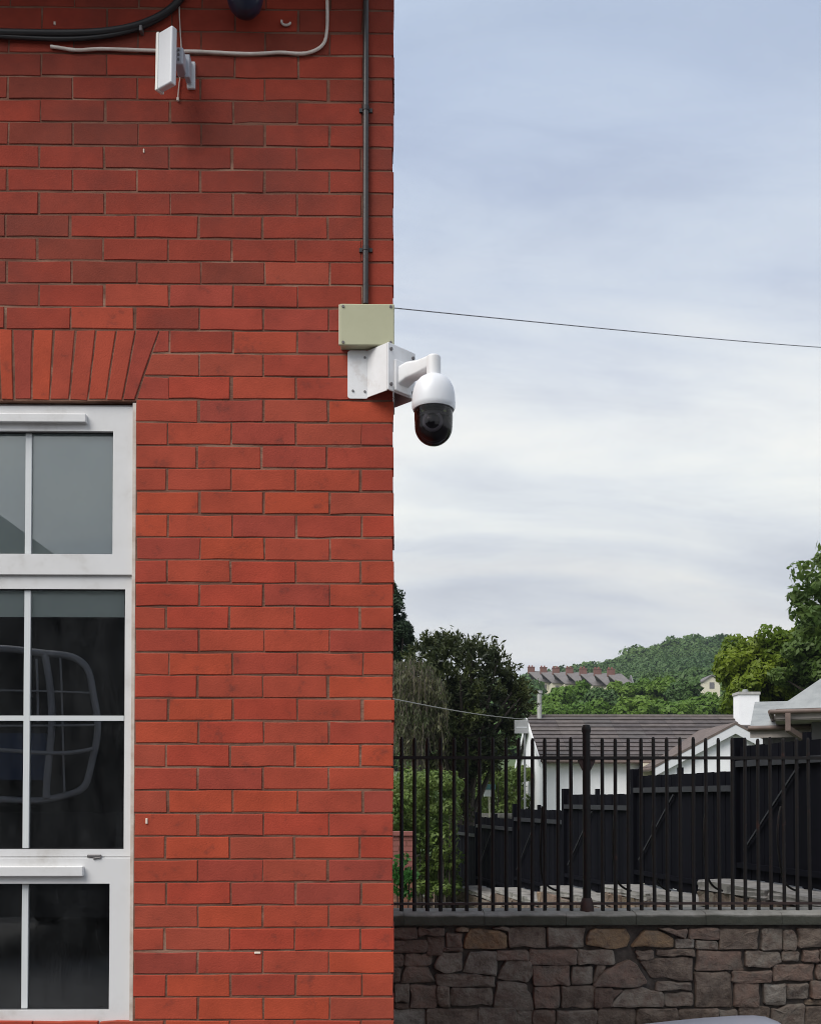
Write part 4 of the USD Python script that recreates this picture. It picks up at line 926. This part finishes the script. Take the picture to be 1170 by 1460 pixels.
def tree(name, label, catg, base, centre, rad, ncl, per, size, mats, seed, trunk_r=.12, clr=.35, aspect=.45, group=None, shell=.55, fold=.0, cone=0.0, out=.6):
    rs = np.random.RandomState(seed); base, centre, rad = map(lambda a: np.array(a, float), (base, centre, rad))
    d = rs.normal(size=(ncl, 3)); d /= np.linalg.norm(d, axis=1, keepdims=True)
    rr_ = rs.uniform(shell, 1.0, (ncl, 1)); p = d * rr_
    if cone: p[:, :2] *= np.clip(1 - cone * (p[:, 2:3] + 1) / 2, .08, 1)
    C = centre + p * rad; radii = clr * rs.uniform(.55, 1.25, ncl)
    P, Dn = clump_points(rs, C, radii, per)
    t = thing(name, label, catg, group)
    obj('trunk', limbs(rs, base, centre + [0, 0, rad[2] * .55], trunk_r, C[:: max(1, ncl // 26)]), bark_m, t, smooth=50)
    obj('crown', leaves(P, Dn * out, size, rs, aspect, fold, face=None if cone else Dn), mats, t)
    return t


dark_leaf = leafmat('dark_evergreen_leaf', (.032, .046, .014), (.078, .095, .022), trans=.15, scale=.9)
conif_leaf = leafmat('conifer_leaf', (.022, .042, .020), (.040, .080, .028), trans=.12, scale=.9)
brown_leaf = leafmat('drooping_brown_leaf', (.125, .118, .055), (.085, .105, .040), trans=.15, scale=1.5)
green_leaf = leafmat('green_leaf', (.145, .230, .015), (.26, .345, .022), trans=.4, scale=.7)
big_leaf = leafmat('broad_green_leaf', (.085, .160, .030), (.15, .225, .045), trans=.4, scale=1.3)
bush_leaf = leafmat('hillside_leaf', (.110, .225, .022), (.18, .300, .036), trans=.3, scale=.15)
wood_leaf = leafmat('wood_leaf', (.068, .140, .036), (.125, .210, .045), trans=.25, scale=.02, island=.3)
hedge_leaf = leafmat('hedge_leaf', (.125, .205, .040), (.195, .265, .06), trans=.3, scale=1.6)
bright_leaf = leafmat('bright_plant_leaf', (.06, .20, .04), (.10, .26, .06), trans=.4, scale=3)
at3 = at
# dark spiky tree with a thick clad trunk
Y1 = 28.0
gz = lambda x, y: float(ground_z(x, y))
rs = np.random.RandomState(77)
c1 = at(668, 1015, Y1); b1_ = at(655, 1200, Y1); b1_[2] = gz(b1_[0], Y1) - .1
t1_ = thing('dark_evergreen_tree', 'dark spiky evergreen tree behind the railings, left of the white house', 'tree')
prof_t = [(574, 960), (596, 922), (625, 914), (655, 910), (690, 922), (712, 940), (734, 962), (750, 985), (748, 1012), (728, 1040), (715, 1065), (700, 1095), (655, 1108), (615, 1098), (588, 1065), (572, 1010)]
from shapely.geometry import Point
pg = Polygon(prof_t); C = []
while len(C) < 430:
    x, y = rs.uniform(570, 768), rs.uniform(905, 1095)
    if pg.contains(Point(x, y)):
        edge = min(1, pg.exterior.distance(Point(x, y)) / 60); dd = rs.uniform(-1, 1) * 1.7 * math.sqrt(max(.05, edge))
        if x > 712: dd = abs(dd)
        C.append(at(x, y, Y1 + dd))
C = np.array(C); R_ = rs.uniform(.16, .34, len(C))
pts_, dr = [], []
for c, r in zip(C, R_):                                       # each clump: whorls of stiff blades on short shoots
    out = c - (c1 - [0, 0, .8]); out /= np.linalg.norm(out)
    for s_ in range(7):
        ax = out * .8 + rs.normal(size=3) * .7; ax /= np.linalg.norm(ax)
        u = rs.uniform(0, 1, (11, 1)); pts_.append(c + ax * u * r * 1.5 + rs.normal(0, .02, (11, 3))); dr.append(np.repeat(ax[None], 11, 0) * 1.2 + rs.normal(size=(11, 3)) * .5)
obj('trunk', limbs(rs, b1_, c1 + [0, 0, .9], .26, C[::7]), bark_m, t1_, smooth=50)
obj('crown', leaves(np.vstack(pts_), np.vstack(dr), .15, rs, .32), dark_leaf, t1_)
ivy_c = np.array([at(655 + rs.uniform(-17, 17), yy, Y1 + rs.uniform(-.35, .2)) for yy in rs.uniform(1075, 1195, 60)])
ip, idr = clump_points(rs, ivy_c, np.full(60, .2), 60)
obj('ivy', leaves(ip, None, .10, rs, .6), dark_leaf, t1_)
# tall conifer by the corner of the brick wall
c = at(556, 895, 31); b_ = at(552, 1180, 31); b_[2] = gz(b_[0], 31) - .1
tree('tall_conifer', 'tall dark conifer showing just past the brick corner', 'tree', b_, c, (.80, .9, 1.35), 70, 240, .12, conif_leaf, 5, trunk_r=.2, clr=.26, aspect=.35, cone=.75)
# drooping brownish tree
Y2 = 26.0
rs = np.random.RandomState(15)
wt = thing('drooping_tree', 'brownish drooping tree hanging beside the brick corner, behind railings', 'tree')
bw = at(592, 1200, Y2); bw[2] = gz(bw[0], Y2) - .1
twigs, lp, ldr = [], [], []
tipsw = []
for i in range(128):
    x0, y0 = rs.uniform(560, 634), 940 + abs(rs.normal(0, 42)); dpt = Y2 + rs.uniform(-.9, .9)
    if x0 > 605: y0 = max(y0, 940 + (x0 - 605) * 1.3)
    ln = rs.uniform(50, 125)
    P = np.array([at(x0 + rs.uniform(-6, 6) * u + 8 * u * u * (1 if x0 > 600 else -.4), y0 + ln * u - 14 * math.sin(u * 2.2), dpt) for u in np.linspace(0, 1, 7)])
    twigs.append(tube(P, np.linspace(.014, .004, 7), 4)); tipsw.append(P[0])
    n = 60; u = rs.uniform(0, 1, n); q_ = np.array([np.interp(u, np.linspace(0, 1, 7), P[:, k]) for k in range(3)]).T
    lp.append(q_ + rs.normal(0, .05, (n, 3))); ldr.append(np.tile([0, 0, -1.6], (n, 1)))
obj('trunk', cat([limbs(rs, bw, at(588, 950, Y2), .13, np.array(tipsw)[::9])] + twigs), mat('pale_bark', (.11, .09, .068), (.07, .058, .045), scale=8, rough=.95), wt, smooth=50)
obj('crown', leaves(np.vstack(lp), np.vstack(ldr), .13, rs, .25), brown_leaf, wt)
# hedge on the bank behind the railings
rs = np.random.RandomState(31)
hd = thing('garden_hedge', 'overgrown green hedge on the bank behind the railings, below the dark trees', 'hedge')
C = np.array([at(rs.uniform(545, 648), y_, rs.uniform(21, 24)) for y_ in rs.uniform(1105, 1270, 170)])
ph, dh = clump_points(rs, C, rs.uniform(.16, .34, len(C)), 110)
obj('stems', cat([tube([(c[0], c[1] + .2, gz(c[0], c[1]) - .1), (c[0], c[1] + .1, (c[2] + gz(c[0], c[1])) / 2), c], [.03, .02, .008], 5) for c in C[::3]]), bark_m, hd)
obj('foliage', leaves(ph, None, .11, rs, .42, face=dh), hedge_leaf, hd)
hd2 = thing('far_hedge', 'green hedge between the dark tree trunk and the white house', 'hedge')
C = np.array([at(rs.uniform(668, 752), y_, rs.uniform(32, 35)) for y_ in rs.uniform(1098, 1200, 110)])
ph, dh = clump_points(rs, C, rs.uniform(.22, .42, len(C)), 110)
obj('stems', cat([tube([(c[0], c[1] + .2, gz(c[0], c[1]) - .1), (c[0], c[1] + .1, (c[2] + gz(c[0], c[1])) / 2), c], [.04, .03, .01], 5) for c in C[::4]]), bark_m, hd2)
obj('foliage', leaves(ph, None, .15, rs, .45, face=dh), hedge_leaf, hd2)
# bright plant low by the brick corner
pc = at(574, 1250, 14.0)
bp = thing('garden_plant', 'bright green leafy plant low behind the railings by the brick corner', 'plant')
obj('stem', cat([tube([(pc[0] + a * .3, 14.0, gz(pc[0], 14) - .05), (pc[0] + a, 14.0, pc[2]), (pc[0] + a * 1.3, 14, pc[2] + .15)], [.012, .01, .004], 5) for a in (-.08, 0, .09)]), bark_m, bp)
ph, dh = clump_points(rs, np.array([pc + rs.normal(0, .09, 3) for _ in range(14)]), np.full(14, .11), 45)
obj('foliage', leaves(ph, dh, .075, rs, .6), bright_leaf, bp)
# low garden brick wall at the far left
gbw = thing('garden_brick_wall', 'low red brick garden wall behind the railings, touching the brick corner', 'wall')
g0, g1 = at(500, 1186, 16.0), at(590, 1186, 16.0)
gcore = obj('wall_core', box(g0[0], g1[0] - .003, 16.006, 16.2, gz(g1[0], 16) - .3, g0[2] - .06), mortar_m, gbw)
obj('coping', box(g0[0], g1[0] + .02, 15.97, 16.23, g0[2] - .06, g0[2]), oldbrick_m, gbw)
for r_ in range(9):
    for c_ in range(5):
        x1_ = g1[0] - c_ * .235 + (.117 if r_ % 2 else 0); x0_ = x1_ - .225
        x1_ = min(x1_, g1[0]); z1_ = g0[2] - .066 - r_ * .08
        if x1_ - x0_ > .03 and x0_ > g0[0]: obj('brick', box(x0_, x1_, 16.0, 16.09, z1_ - .07, z1_), oldbrick_m, gcore)
# garden bits seen between the bars
YB = 29.5
bt = thing('pale_garden_post', 'small white and teal box on a thin pale post, behind the railings', 'garden post')
p_ = at(697, 1130, YB)
obj('pole', tube([(p_[0], YB, gz(p_[0], YB) - .1), (p_[0] + .01, YB, p_[2] - .6), (p_[0], YB, p_[2] - .1)], .025, 8), cream_m, bt)
obj('box', moved(rbox(.26, .2, .2, .02), (p_[0] - .02, YB, p_[2] - .02)), render_m, bt, smooth=40)
obj('lid', moved(rbox(.34, .26, .14, .02), (p_[0], YB, p_[2] + .15)), mat('teal_paint', (.10, .25, .26), rough=.5), bt, smooth=40)
YB = 27.6
sg = thing('white_board_sign', 'small white board on a pole beside the left gable of the bungalow', 'sign')
a_, b_ = at(733, 1046, YB), at(753, 1027, YB)
obj('board', moved(rbox(b_[0] - a_[0], .03, b_[2] - a_[2], .008), ((a_[0] + b_[0]) / 2, YB, (a_[2] + b_[2]) / 2)), mat('grey_white_board', (.46, .46, .46), (.36, .36, .36), scale=4, rough=.6), sg)
obj('rail', box(a_[0] + .04, b_[0] - .04, YB - .02, YB - .0155, (a_[2] + b_[2]) / 2 - .03, (a_[2] + b_[2]) / 2 + .0), whitep_m, sg)
px_ = at(748, 1060, YB)[0]
obj('pole', tube([(px_, YB + .045, gz(px_, YB) - .1), (px_, YB + .045, 0.5), (px_, YB + .045, b_[2] + .05)], .03, 8), greyroof_m, sg, smooth=50)
# second wire
a, b = at(556, 996, 16.0), at(752, 1026, 27.6)
P = np.linspace(a, b, 24); P[:, 2] -= .05 * np.sin(np.linspace(0, PI, 24))
obj('garden_wire', tube(P, .010, 6), mat('pale_wire', (.22, .21, .20), rough=.6), smooth=60, label='pale wire slung across the dark trees to the white board', cat='wire')
# low pale wall end by the fence
pw = at(715, 1160, 31.0)
obj('garden_step_wall', cat([box(pw[0] - .85, pw[0] + .5, 31.0, 31.3, gz(pw[0], 31) - .3, pw[2] - .12), box(pw[0] - .9, pw[0] + .55, 30.96, 31.34, pw[2] - .118, pw[2])]), slab_m, label='low pale stone wall top seen over the far black fence panels', cat='wall')

# leafy trees on the right
c = at(1105, 965, 36); b_ = at(1100, 1200, 36); b_[2] = gz(b_[0], 36) - .1
tree('leafy_tree', 'bright green leafy tree behind the white chimney', 'tree', b_, at(1108, 965, 36), (2.1, 2.0, 1.75), 150, 210, .20, green_leaf, 8, trunk_r=.2, clr=.48, aspect=.55, shell=.35)
b_ = at(1180, 1200, 33); b_[2] = gz(b_[0], 33) - .1
tree('leafy_tree', 'darker green tree behind the grey roofed house, at the right edge', 'tree', b_, at(1195, 940, 33), (2.0, 1.5, 1.7), 110, 200, .20, leafmat('deep_green_leaf', (.075, .140, .022), (.13, .205, .036), trans=.35, scale=.8), 9, trunk_r=.2, clr=.45, aspect=.55, shell=.3)
b_ = at(1330, 1200, 20); b_[2] = gz(b_[0], 20) - .1
tree('broadleaf_tree', 'broad leaved tree reaching in at the right edge above the others', 'tree', b_, at(1232, 850, 20), (1.38, 1.2, 1.35), 190, 46, .17, big_leaf, 12, trunk_r=.17, clr=.28, aspect=.42, shell=.4, out=.9)

# trees at the foot of the hill, each its own
lab = ['round pale green tree', 'mid green bushy tree', 'low green thicket tree', 'dark green round tree']
spots = [(792, 996, 104, 24, 20), (822, 990, 112, 26, 22), (856, 996, 108, 24, 17), (884, 990, 118, 26, 20), (915, 985, 122, 28, 22), (948, 984, 116, 26, 24), (980, 990, 110, 26, 24), (1010, 1003, 102, 26, 15), (838, 1010, 98, 30, 14), (905, 1010, 96, 34, 15), (965, 1010, 97, 32, 16), (780, 1015, 95, 22, 14)]
where = ['above the flue at the left end of the bungalow roof', 'left of the terrace gap, second from the flue', 'below the left half of the red chimneys', 'below the right end of the terrace', 'right of the terrace end', 'on the slope below the hilltop dip', 'below the small white house', 'just left of the bright leafy tree', 'low, over the bungalow ridge below the terrace', 'low, over the middle of the bungalow ridge', 'low, over the ridge left of the cross gable', 'lowest, tucked behind the flue pipe']
for i, (px, py, y, rw, rh) in enumerate(spots):
    c = at(px, py + 6, y); s_ = y / FPX; b_ = np.array([c[0], y, gz(c[0], y) - .3])
    b_[2] = min(b_[2], c[2] - rh * s_)
    tree('hillside_tree', f'{lab[[0, 1, 3, 1, 0, 1, 3, 0, 2, 2, 0, 2][i]]} {where[i]}', 'tree', b_, c, (rw * s_, rw * s_ * .9, rh * s_), 46, 130, .42, [bush_leaf, wood_leaf][i in (2, 6)], 200 + i, trunk_r=.2, clr=.8, aspect=.6, group=None, shell=.5)

# terrace of houses on the hillside
tc = [772, 790, 808, 828, 848, 869, 889]
nth = ['far left', 'second from the left', 'third from the left', 'middle', 'third from the right', 'second from the right', 'right end']
for i, px in enumerate(tc):
    y = 215 - i * 4.0; s_ = y / FPX
    th = thing('terraced_house', f'brick chimneyed slate terraced house on the hillside, {nth[i]} of the row', 'house', 'row of terraced houses on the hillside')
    xa, xb = at(px - 4, 970, y)[0], at(px + 17, 970, y)[0]
    zrid, zev = at(px, 955 + i * .6, y)[2], at(px, 973 + i * 1.2, y)[2]; dep = 3.4
    obj('wall', cat([box(xa, xb - .02, y, y + .2, zev - 5, zev), prism([(xa, zev - 5), (xa + .2, zev - 5), (xa + .2, zev), (xa, zev)], y + .2, y + 2 * dep)]), [cream_m, redbrick_m][i in (3,)], th)
    gm = prism([(0, -5), (2 * dep, -5), (2 * dep, 0), (dep, zrid - zev - .1), (0, 0)], 0, .2); g_ = gm.vertices.copy(); gm.vertices = np.c_[xb - .24 + g_[:, 1], y + .02 + g_[:, 0], zev + g_[:, 2]]
    if gm.volume < 0: gm.invert()
    obj('gable', gm, greywall_m, th)
    sh_ = 1.9                                               # the row runs askew: ridge set to the left
    obj('roof', hexa([(xa + .1, y - .25, zev - .05), (xb + .1, y - .25, zev - .05), (xb - sh_, y + dep, zrid), (xa - sh_, y + dep, zrid), (xa + .1, y - .25, zev + .12), (xb + .1, y - .25, zev + .12), (xb - sh_, y + dep, zrid + .15), (xa - sh_, y + dep, zrid + .15)]), slate_m, th)
    obj('roof', hexa([(xa - sh_, y + dep + .002, zrid), (xb - sh_, y + dep + .002, zrid), (xb, y + 2 * dep, zev), (xa, y + 2 * dep, zev), (xa - sh_, y + dep + .002, zrid + .15), (xb - sh_, y + dep + .002, zrid + .15), (xb, y + 2 * dep, zev + .15), (xa, y + 2 * dep, zev + .15)]), slate_m, th)
    ch = obj('chimney', box(xa - sh_ - .15 + .2, xa - sh_ + 1.25 + .2, y + dep - .35, y + dep + .35, zrid - .4, zrid + .85), redbrick_m, th)
    obj('chimney_band', box(xa - sh_ - .2 + .2, xa - sh_ + 1.3 + .2, y + dep - .4, y + dep + .4, zrid + .852, zrid + 1.0), redbrick_m, ch)
    for j in (.2, .8):
        obj('chimney_pot', box(xa - sh_ + j, xa - sh_ + j + .28, y + dep - .14, y + dep + .14, zrid + 1.002, zrid + 1.32), oldbrick_m, ch)
    for j in (.25, .65):
        w_ = obj('window', box(xa + (xb - xa) * j, xa + (xb - xa) * j + .8, y - .05, y - .004, zev - 1.6, zev - .45), greywall_m, th)
sh2 = thing('small_white_house', 'small white gabled house among trees on the hill, left of the leafy tree', 'house')
y = 150; a, b = at(1003, 985, y), at(1026, 972, y)
obj('wall', prism([(a[0], a[2] - 2), (b[0], a[2] - 2), (b[0], b[2]), ((a[0] + b[0]) / 2, b[2] + .8), (a[0], b[2])], y, y + 4), cream_m, sh2)
mx = (a[0] + b[0]) / 2
for s in (-1, 1):
    e = a[0] - .15 if s < 0 else b[0] + .15
    obj('roof', hexa([(e, y - .2, b[2] - .05), (mx, y - .2, b[2] + .85), (mx, y + 4.2, b[2] + .85), (e, y + 4.2, b[2] - .05), (e, y - .2, b[2] + .12), (mx, y - .2, b[2] + 1.02), (mx, y + 4.2, b[2] + 1.02), (e, y + 4.2, b[2] + .12)]), slate_m, sh2)
obj('window', box(mx - .35, mx + .35, y - .04, y - .004, b[2] - 1.0, b[2] - .1), greywall_m, sh2)

# wood over the hill: one mass of canopies
protos = UsdGeom.PointInstancer.Define(stage, '/World/hillside_wood')
data(protos.GetPrim(), 'green wood covering the hill below the skyline', 'wood', kind='stuff')
rs = np.random.RandomState(3)
for k in range(4):
    d = rs.normal(size=(16, 3)); d /= np.linalg.norm(d, axis=1, keepdims=True); d[:, 2] = np.abs(d[:, 2]) * .9
    P, Dn = clump_points(rs, d * [.72, .72, .62], np.full(16, .38), 34)
    usdkit.mesh(stage, f'/World/hillside_wood/canopy_{k:03d}' if k else '/World/hillside_wood/canopy', leaves(P, None, .23, rs, .75, face=Dn), wood_leaf)
protos.CreatePrototypesRel().SetTargets([Sdf.Path('/World/hillside_wood/canopy' + (f'_{k:03d}' if k else '')) for k in range(4)])
pos, scl, idx, ori = [], [], [], []
while len(pos) < 6600:
    y = rs.uniform(118, 366); half = y * .50; x = rs.uniform(-half * .9, half)
    px = CX + (x / y - math.tan(YAW)) * FPX
    if px < 300 or px > 1450: continue
    if 183 < y < 226 and 755 < px < 912: continue            # the terrace stands here
    if 120 < y < 186 and 770 < px < 905 and rs.uniform() < .2: continue
    if 138 < y < 158 and 985 < px < 1045: continue
    if 118 < y <= 138 and 990 < px < 1040 and rs.uniform() < .45: continue
    s_ = rs.uniform(1.9, 3.6) * (1.25 if y > 335 else 1)
    if y < 186 and 750 < px < 915: s_ *= .62
    if y > 338 and rs.uniform() < .22: s_ *= 1.45
    pos.append((x, y, float(ground_z(x, y)) + s_ * .25)); scl.append((s_, s_, s_ * rs.uniform(.75, 1.2))); idx.append(rs.randint(4))
    a = rs.uniform(0, 2 * PI); ori.append(Gf.Quath(math.cos(a / 2), 0, 0, math.sin(a / 2)))
protos.CreatePositionsAttr(Vt.Vec3fArray([Gf.Vec3f(*map(float, p)) for p in pos])); protos.CreateScalesAttr(Vt.Vec3fArray([Gf.Vec3f(*map(float, p)) for p in scl]))
protos.CreateProtoIndicesAttr(Vt.IntArray(idx)); protos.CreateOrientationsAttr(Vt.QuathArray(ori))

# ------------------------------------------------------------------ parked car by the stone wall (its roof reaches into the picture)
YCAR = 7.35
ct = at(1100, 1467, YCAR + .62)                                     # the roof near the windscreen
car = thing('parked_car', 'pale silver blue car parked below the stone wall, only its roof edge showing', 'car', loc=(ct[0], YCAR + .62, ct[2] - 1.44))
carpaint = mat('silver_blue_paint', (.56, .59, .68), rough=.35, metallic=.1, coat=.4)
carglass = mat('dark_car_glass', (.015, .016, .02), rough=.06)
tyre_m = mat('tyre_rubber', (.018, .018, .018), rough=.9)
rim_m = mat('alloy_rim', (.45, .45, .46), rough=.35, metallic=.8)


def loft(profile, widths):
    """Side outline (x, z top) with half widths: a body of rounded sections along x."""
    rows = []
    for (x, zb0, zt0), (wb_, wt_) in zip(profile, widths):
        sec = [(-wb_, zb0), (-wb_ - .01, zb0 + (zt0 - zb0) * .45), (-wt_, zb0 + (zt0 - zb0) * .86), (-wt_ * .8, zt0 - .012), (0, zt0 + .012), (wt_ * .8, zt0 - .012), (wt_, zb0 + (zt0 - zb0) * .86), (wb_ + .01, zb0 + (zt0 - zb0) * .45), (wb_, zb0)]
        rows.append([(x, y, z) for y, z in sec])
    v = np.array(rows).reshape(-1, 3); m_ = 9; n = len(rows); f = []
    for a in range(n - 1):
        for b in range(m_):
            c_ = (b + 1) % m_; f += [[a * m_ + b, (a + 1) * m_ + b, (a + 1) * m_ + c_], [a * m_ + b, (a + 1) * m_ + c_, a * m_ + c_]]
    for b in range(1, m_ - 1): f += [[0, b, b + 1], [(n - 1) * m_, (n - 1) * m_ + b + 1, (n - 1) * m_ + b]]
    m = trimesh.Trimesh(v, f, process=False)
    if m.volume < 0: m.invert()
    return m


cbody = obj('body', loft([(-2.05, .45, .80), (-1.95, .25, .92), (-1.2, .22, .95), (0.3, .22, .93), (1.0, .22, .90), (1.75, .25, .78), (1.98, .35, .66)], [(.74, .70), (.82, .78), (.85, .80), (.85, .80), (.85, .78), (.80, .70), (.68, .60)]), carpaint, car, smooth=40)
obj('cabin_glass', loft([(-1.85, .90, 1.02), (-1.35, .92, 1.28), (-.8, .92, 1.34), (-.05, .92, 1.39), (.25, .92, 1.33), (.98, .90, .96)], [(.78, .68), (.78, .58), (.78, .57), (.78, .57), (.78, .58), (.78, .66)]), carglass, car, smooth=40)
obj('roof', loft([(-1.5, 1.24, 1.285), (-1.0, 1.30, 1.345), (-.6, 1.34, 1.388), (-.35, 1.36, 1.412), (-.1, 1.37, 1.429), (.05, 1.37, 1.434), (.14, 1.365, 1.428), (.22, 1.34, 1.400)], [(.60, .56), (.62, .57), (.63, .57), (.63, .57), (.63, .57), (.62, .56), (.60, .54), (.56, .48)]), carpaint, car, smooth=50)
obj('roof_seal', loft([(-1.45, 1.255, 1.272), (-.75, 1.325, 1.343), (.0, 1.36, 1.378), (.2, 1.33, 1.348)], [(.64, .62), (.645, .625), (.645, .625), (.58, .56)]), mat('dark_blue_trim', (.012, .012, .03), rough=.4), car, smooth=50)
for sx_ in (-1.25, 1.25):
    for sy in (-1, 1):
        wv = trimesh.creation.annulus(.19, .31, .2, sections=26); wv.apply_transform(trimesh.transformations.rotation_matrix(PI / 2, [1, 0, 0])); wv.apply_translation((sx_, sy * .76, .31))
        wo = obj('wheel', wv, tyre_m, car, smooth=40)
        rv = trimesh.creation.cylinder(.188, .16, sections=22); rv.apply_transform(trimesh.transformations.rotation_matrix(PI / 2, [1, 0, 0])); rv.apply_translation((sx_, sy * .765, .31))
        obj('rim', rv, rim_m, wo, smooth=40)
for sy in (-1, 1):
    obj('headlight', moved(rbox(.12, .3, .12, .03), (1.86, sy * .52, .68)), whitep_m, car, smooth=40)
    obj('tail_light', moved(rbox(.10, .12, .3, .03), (-2.0, sy * .66, .80)), mat('tail_light_red', (.35, .02, .02), rough=.2), car, smooth=40)

# ------------------------------------------------------------------ across the street, behind the viewer: what the window panes reflect
obj('forecourt', sheet(np.arange(-9, -.9, 1.0), np.r_[-5.9, np.arange(-5, 3.01, 1.0)]) .apply_translation((0, 0, .006)), mat('grey_paving', (.13, .125, .12), (.10, .096, .092), scale=3, rough=.9, bump=.4, bscale=60), kind='structure')


def reflected(px, py, dist):
    """The point whose mirror image in the panes stands at this place, dist metres in front of the brick wall."""
    p = at(px, py, W + dist); return np.array([p[0], 2 * (W + .048) - p[1], p[2]])


DO = 15.0
oh = thing('house_opposite', 'dark house with a gable across the street, seen only as a reflection in the panes', 'house')
r0, r1_ = reflected(-900, 832, DO), reflected(700, 832, DO)
zo = r0[2]; yo = r0[1]
dkbrick = mat('dark_brick_wall', (.020, .018, .018), (.014, .013, .013), scale=4, rough=.9)
obj('wall', box(min(r0[0], r1_[0]), max(r0[0], r1_[0]), yo - 6, yo, -.5, zo), dkbrick, oh)
ga, gb = reflected(-130, 640, DO), reflected(95, 803, DO)
gxw = gb[0] - ga[0]
gb2 = ga[0] - gxw
obj('gable', prism([(gb2, zo + .002), (gb[0], zo + .002), (gb[0], gb[2]), (ga[0], ga[2]), (gb2, gb[2])], yo - 1.0, yo - .3), dkbrick, oh)
obj('roof', cat([hexa([(min(r0[0], r1_[0]), yo + .2, zo + .003), (gb2 - .01, yo + .2, zo + .003), (gb2 - .01, yo - 6, zo + .003), (min(r0[0], r1_[0]), yo - 6, zo + .003), (min(r0[0], r1_[0]), yo + .2, zo + .06), (gb2 - .01, yo + .2, zo + .06), (gb2 - .01, yo - 6, zo + .1), (min(r0[0], r1_[0]), yo - 6, zo + .1)]),
                 hexa([(gb[0] + .01, yo + .2, zo + .003), (max(r0[0], r1_[0]), yo + .2, zo + .003), (max(r0[0], r1_[0]), yo - 6, zo + .003), (gb[0] + .01, yo - 6, zo + .003), (gb[0] + .01, yo + .2, zo + .06), (max(r0[0], r1_[0]), yo + .2, zo + .06), (max(r0[0], r1_[0]), yo - 6, zo + .1), (gb[0] + .01, yo - 6, zo + .1)])]), slate_m, oh)
for k in range(4):
    x_ = gb2 - 1.5 - 3 * k
    wf = obj('window', box(x_ - .6, x_ + .6, yo + .002, yo + .05, 1.0, 2.4), upvc_m, oh); obj('pane', box(x_ - .5, x_ + .5, yo + .052, yo + .056, 1.1, 2.3), carglass, wf)

# parked van whose light window frames show in the dark pane
DV = 6.6
vn = thing('parked_van', 'dark van with pale rounded cab frame, seen only as a reflection in the window', 'van')
vp = lambda px, py, d=DV: reflected(px, py, d)
frm = mat('pale_cab_frame', (.38, .39, .42), rough=.5)
bl = mat('blue_van_panel', (.045, .075, .16), rough=.4)
vanblk = mat('black_van_body', (.012, .012, .013), rough=.5)
o1 = np.array([vp(a, b) for a, b in [(-70, 945), (-40, 930), (20, 926), (68, 932), (110, 940), (122, 950), (132, 985), (139, 1025), (136, 1065), (128, 1100), (120, 1122), (95, 1134), (50, 1142), (0, 1140), (-45, 1134), (-65, 1120)]])
obj('cab_frame', tube(spline(np.vstack([o1, o1[:1]]), 90), .034, 8), frm, vn, smooth=50)
for pts, r_ in (([(64, 934), (72, 985), (74, 1030), (70, 1080), (66, 1138)], .036), ([(86, 938), (88, 985), (90, 1060), (92, 1130)], .010), ([(52, 940), (54, 1000), (54, 1030)], .012)):
    obj('pillar', tube(spline(np.array([vp(a, b, DV - .03) for a, b in pts]), 24), r_, 8), frm, vn, smooth=50)
for pts, r_ in (([(-66, 984), (30, 985), (130, 988)], .009), ([(-66, 1035), (40, 1035), (136, 1034)], .010), ([(-60, 1072), (70, 1074), (112, 1072), (132, 1068)], .020)):
    obj('cross_rail', tube(spline(np.array([vp(a, b, DV - .05) for a, b in pts]), 20), r_, 8), frm, vn, smooth=50)
a, b = vp(62, 1112), vp(-55, 1045)
obj('panel', box(min(a[0], b[0]), max(a[0], b[0]), a[1] - .10, a[1] - .06, a[2], b[2]), bl, vn)
a, b = vp(170, 1150), vp(-110, 915)
xa_, xb_ = min(a[0], b[0]), max(a[0], b[0])
obj('body', cat([box(xa_, xb_, a[1] - 4.2, a[1] - .18, .45, a[2] + (b[2] - a[2]) * 1.08), box(xa_, xb_, a[1] - .178, a[1] + .12, .45, a[2] - .06)]), vanblk, vn)
for sxx in (xa_ + .15, xb_ - .15):
    for dy in (-.5, -3.4):
        wv = trimesh.creation.cylinder(.36, .22, sections=24); wv.apply_transform(trimesh.transformations.rotation_matrix(PI / 2, [0, 1, 0])); wv.apply_translation((sxx, a[1] + dy, .36)); obj('wheel', wv, tyre_m, vn, smooth=40)

# pale flecks of old mortar and paint on the bricks
fleck_m = mat('pale_fleck', (.72, .60, .50), rough=.8)
for px, py, w_, h_ in ((367, 1359, 9, 3), (209, 1171, 3, 8), (78, 33, 3, 5), (205, 215, 2, 6), (735, 0, 0, 0)):
    if not w_: continue
    q = at(px, py, W - .001); obj('mortar_fleck', moved(rbox(w_ / 391, .006, h_ / 391, .002), (q[0], W - .001, q[2])), fleck_m, wallp)

# ------------------------------------------------------------------ air
air = usdkit.material(stage, '/World/Looks/valley_air', {'v': ('principled_volume', {'color': (.80, .88, 1.0), 'density': .00020, 'anisotropy': 0.2})}, volume='v.volume')
obj('haze', box(-545, 545, -62, 1010, -75, 95), air, kind='stuff')
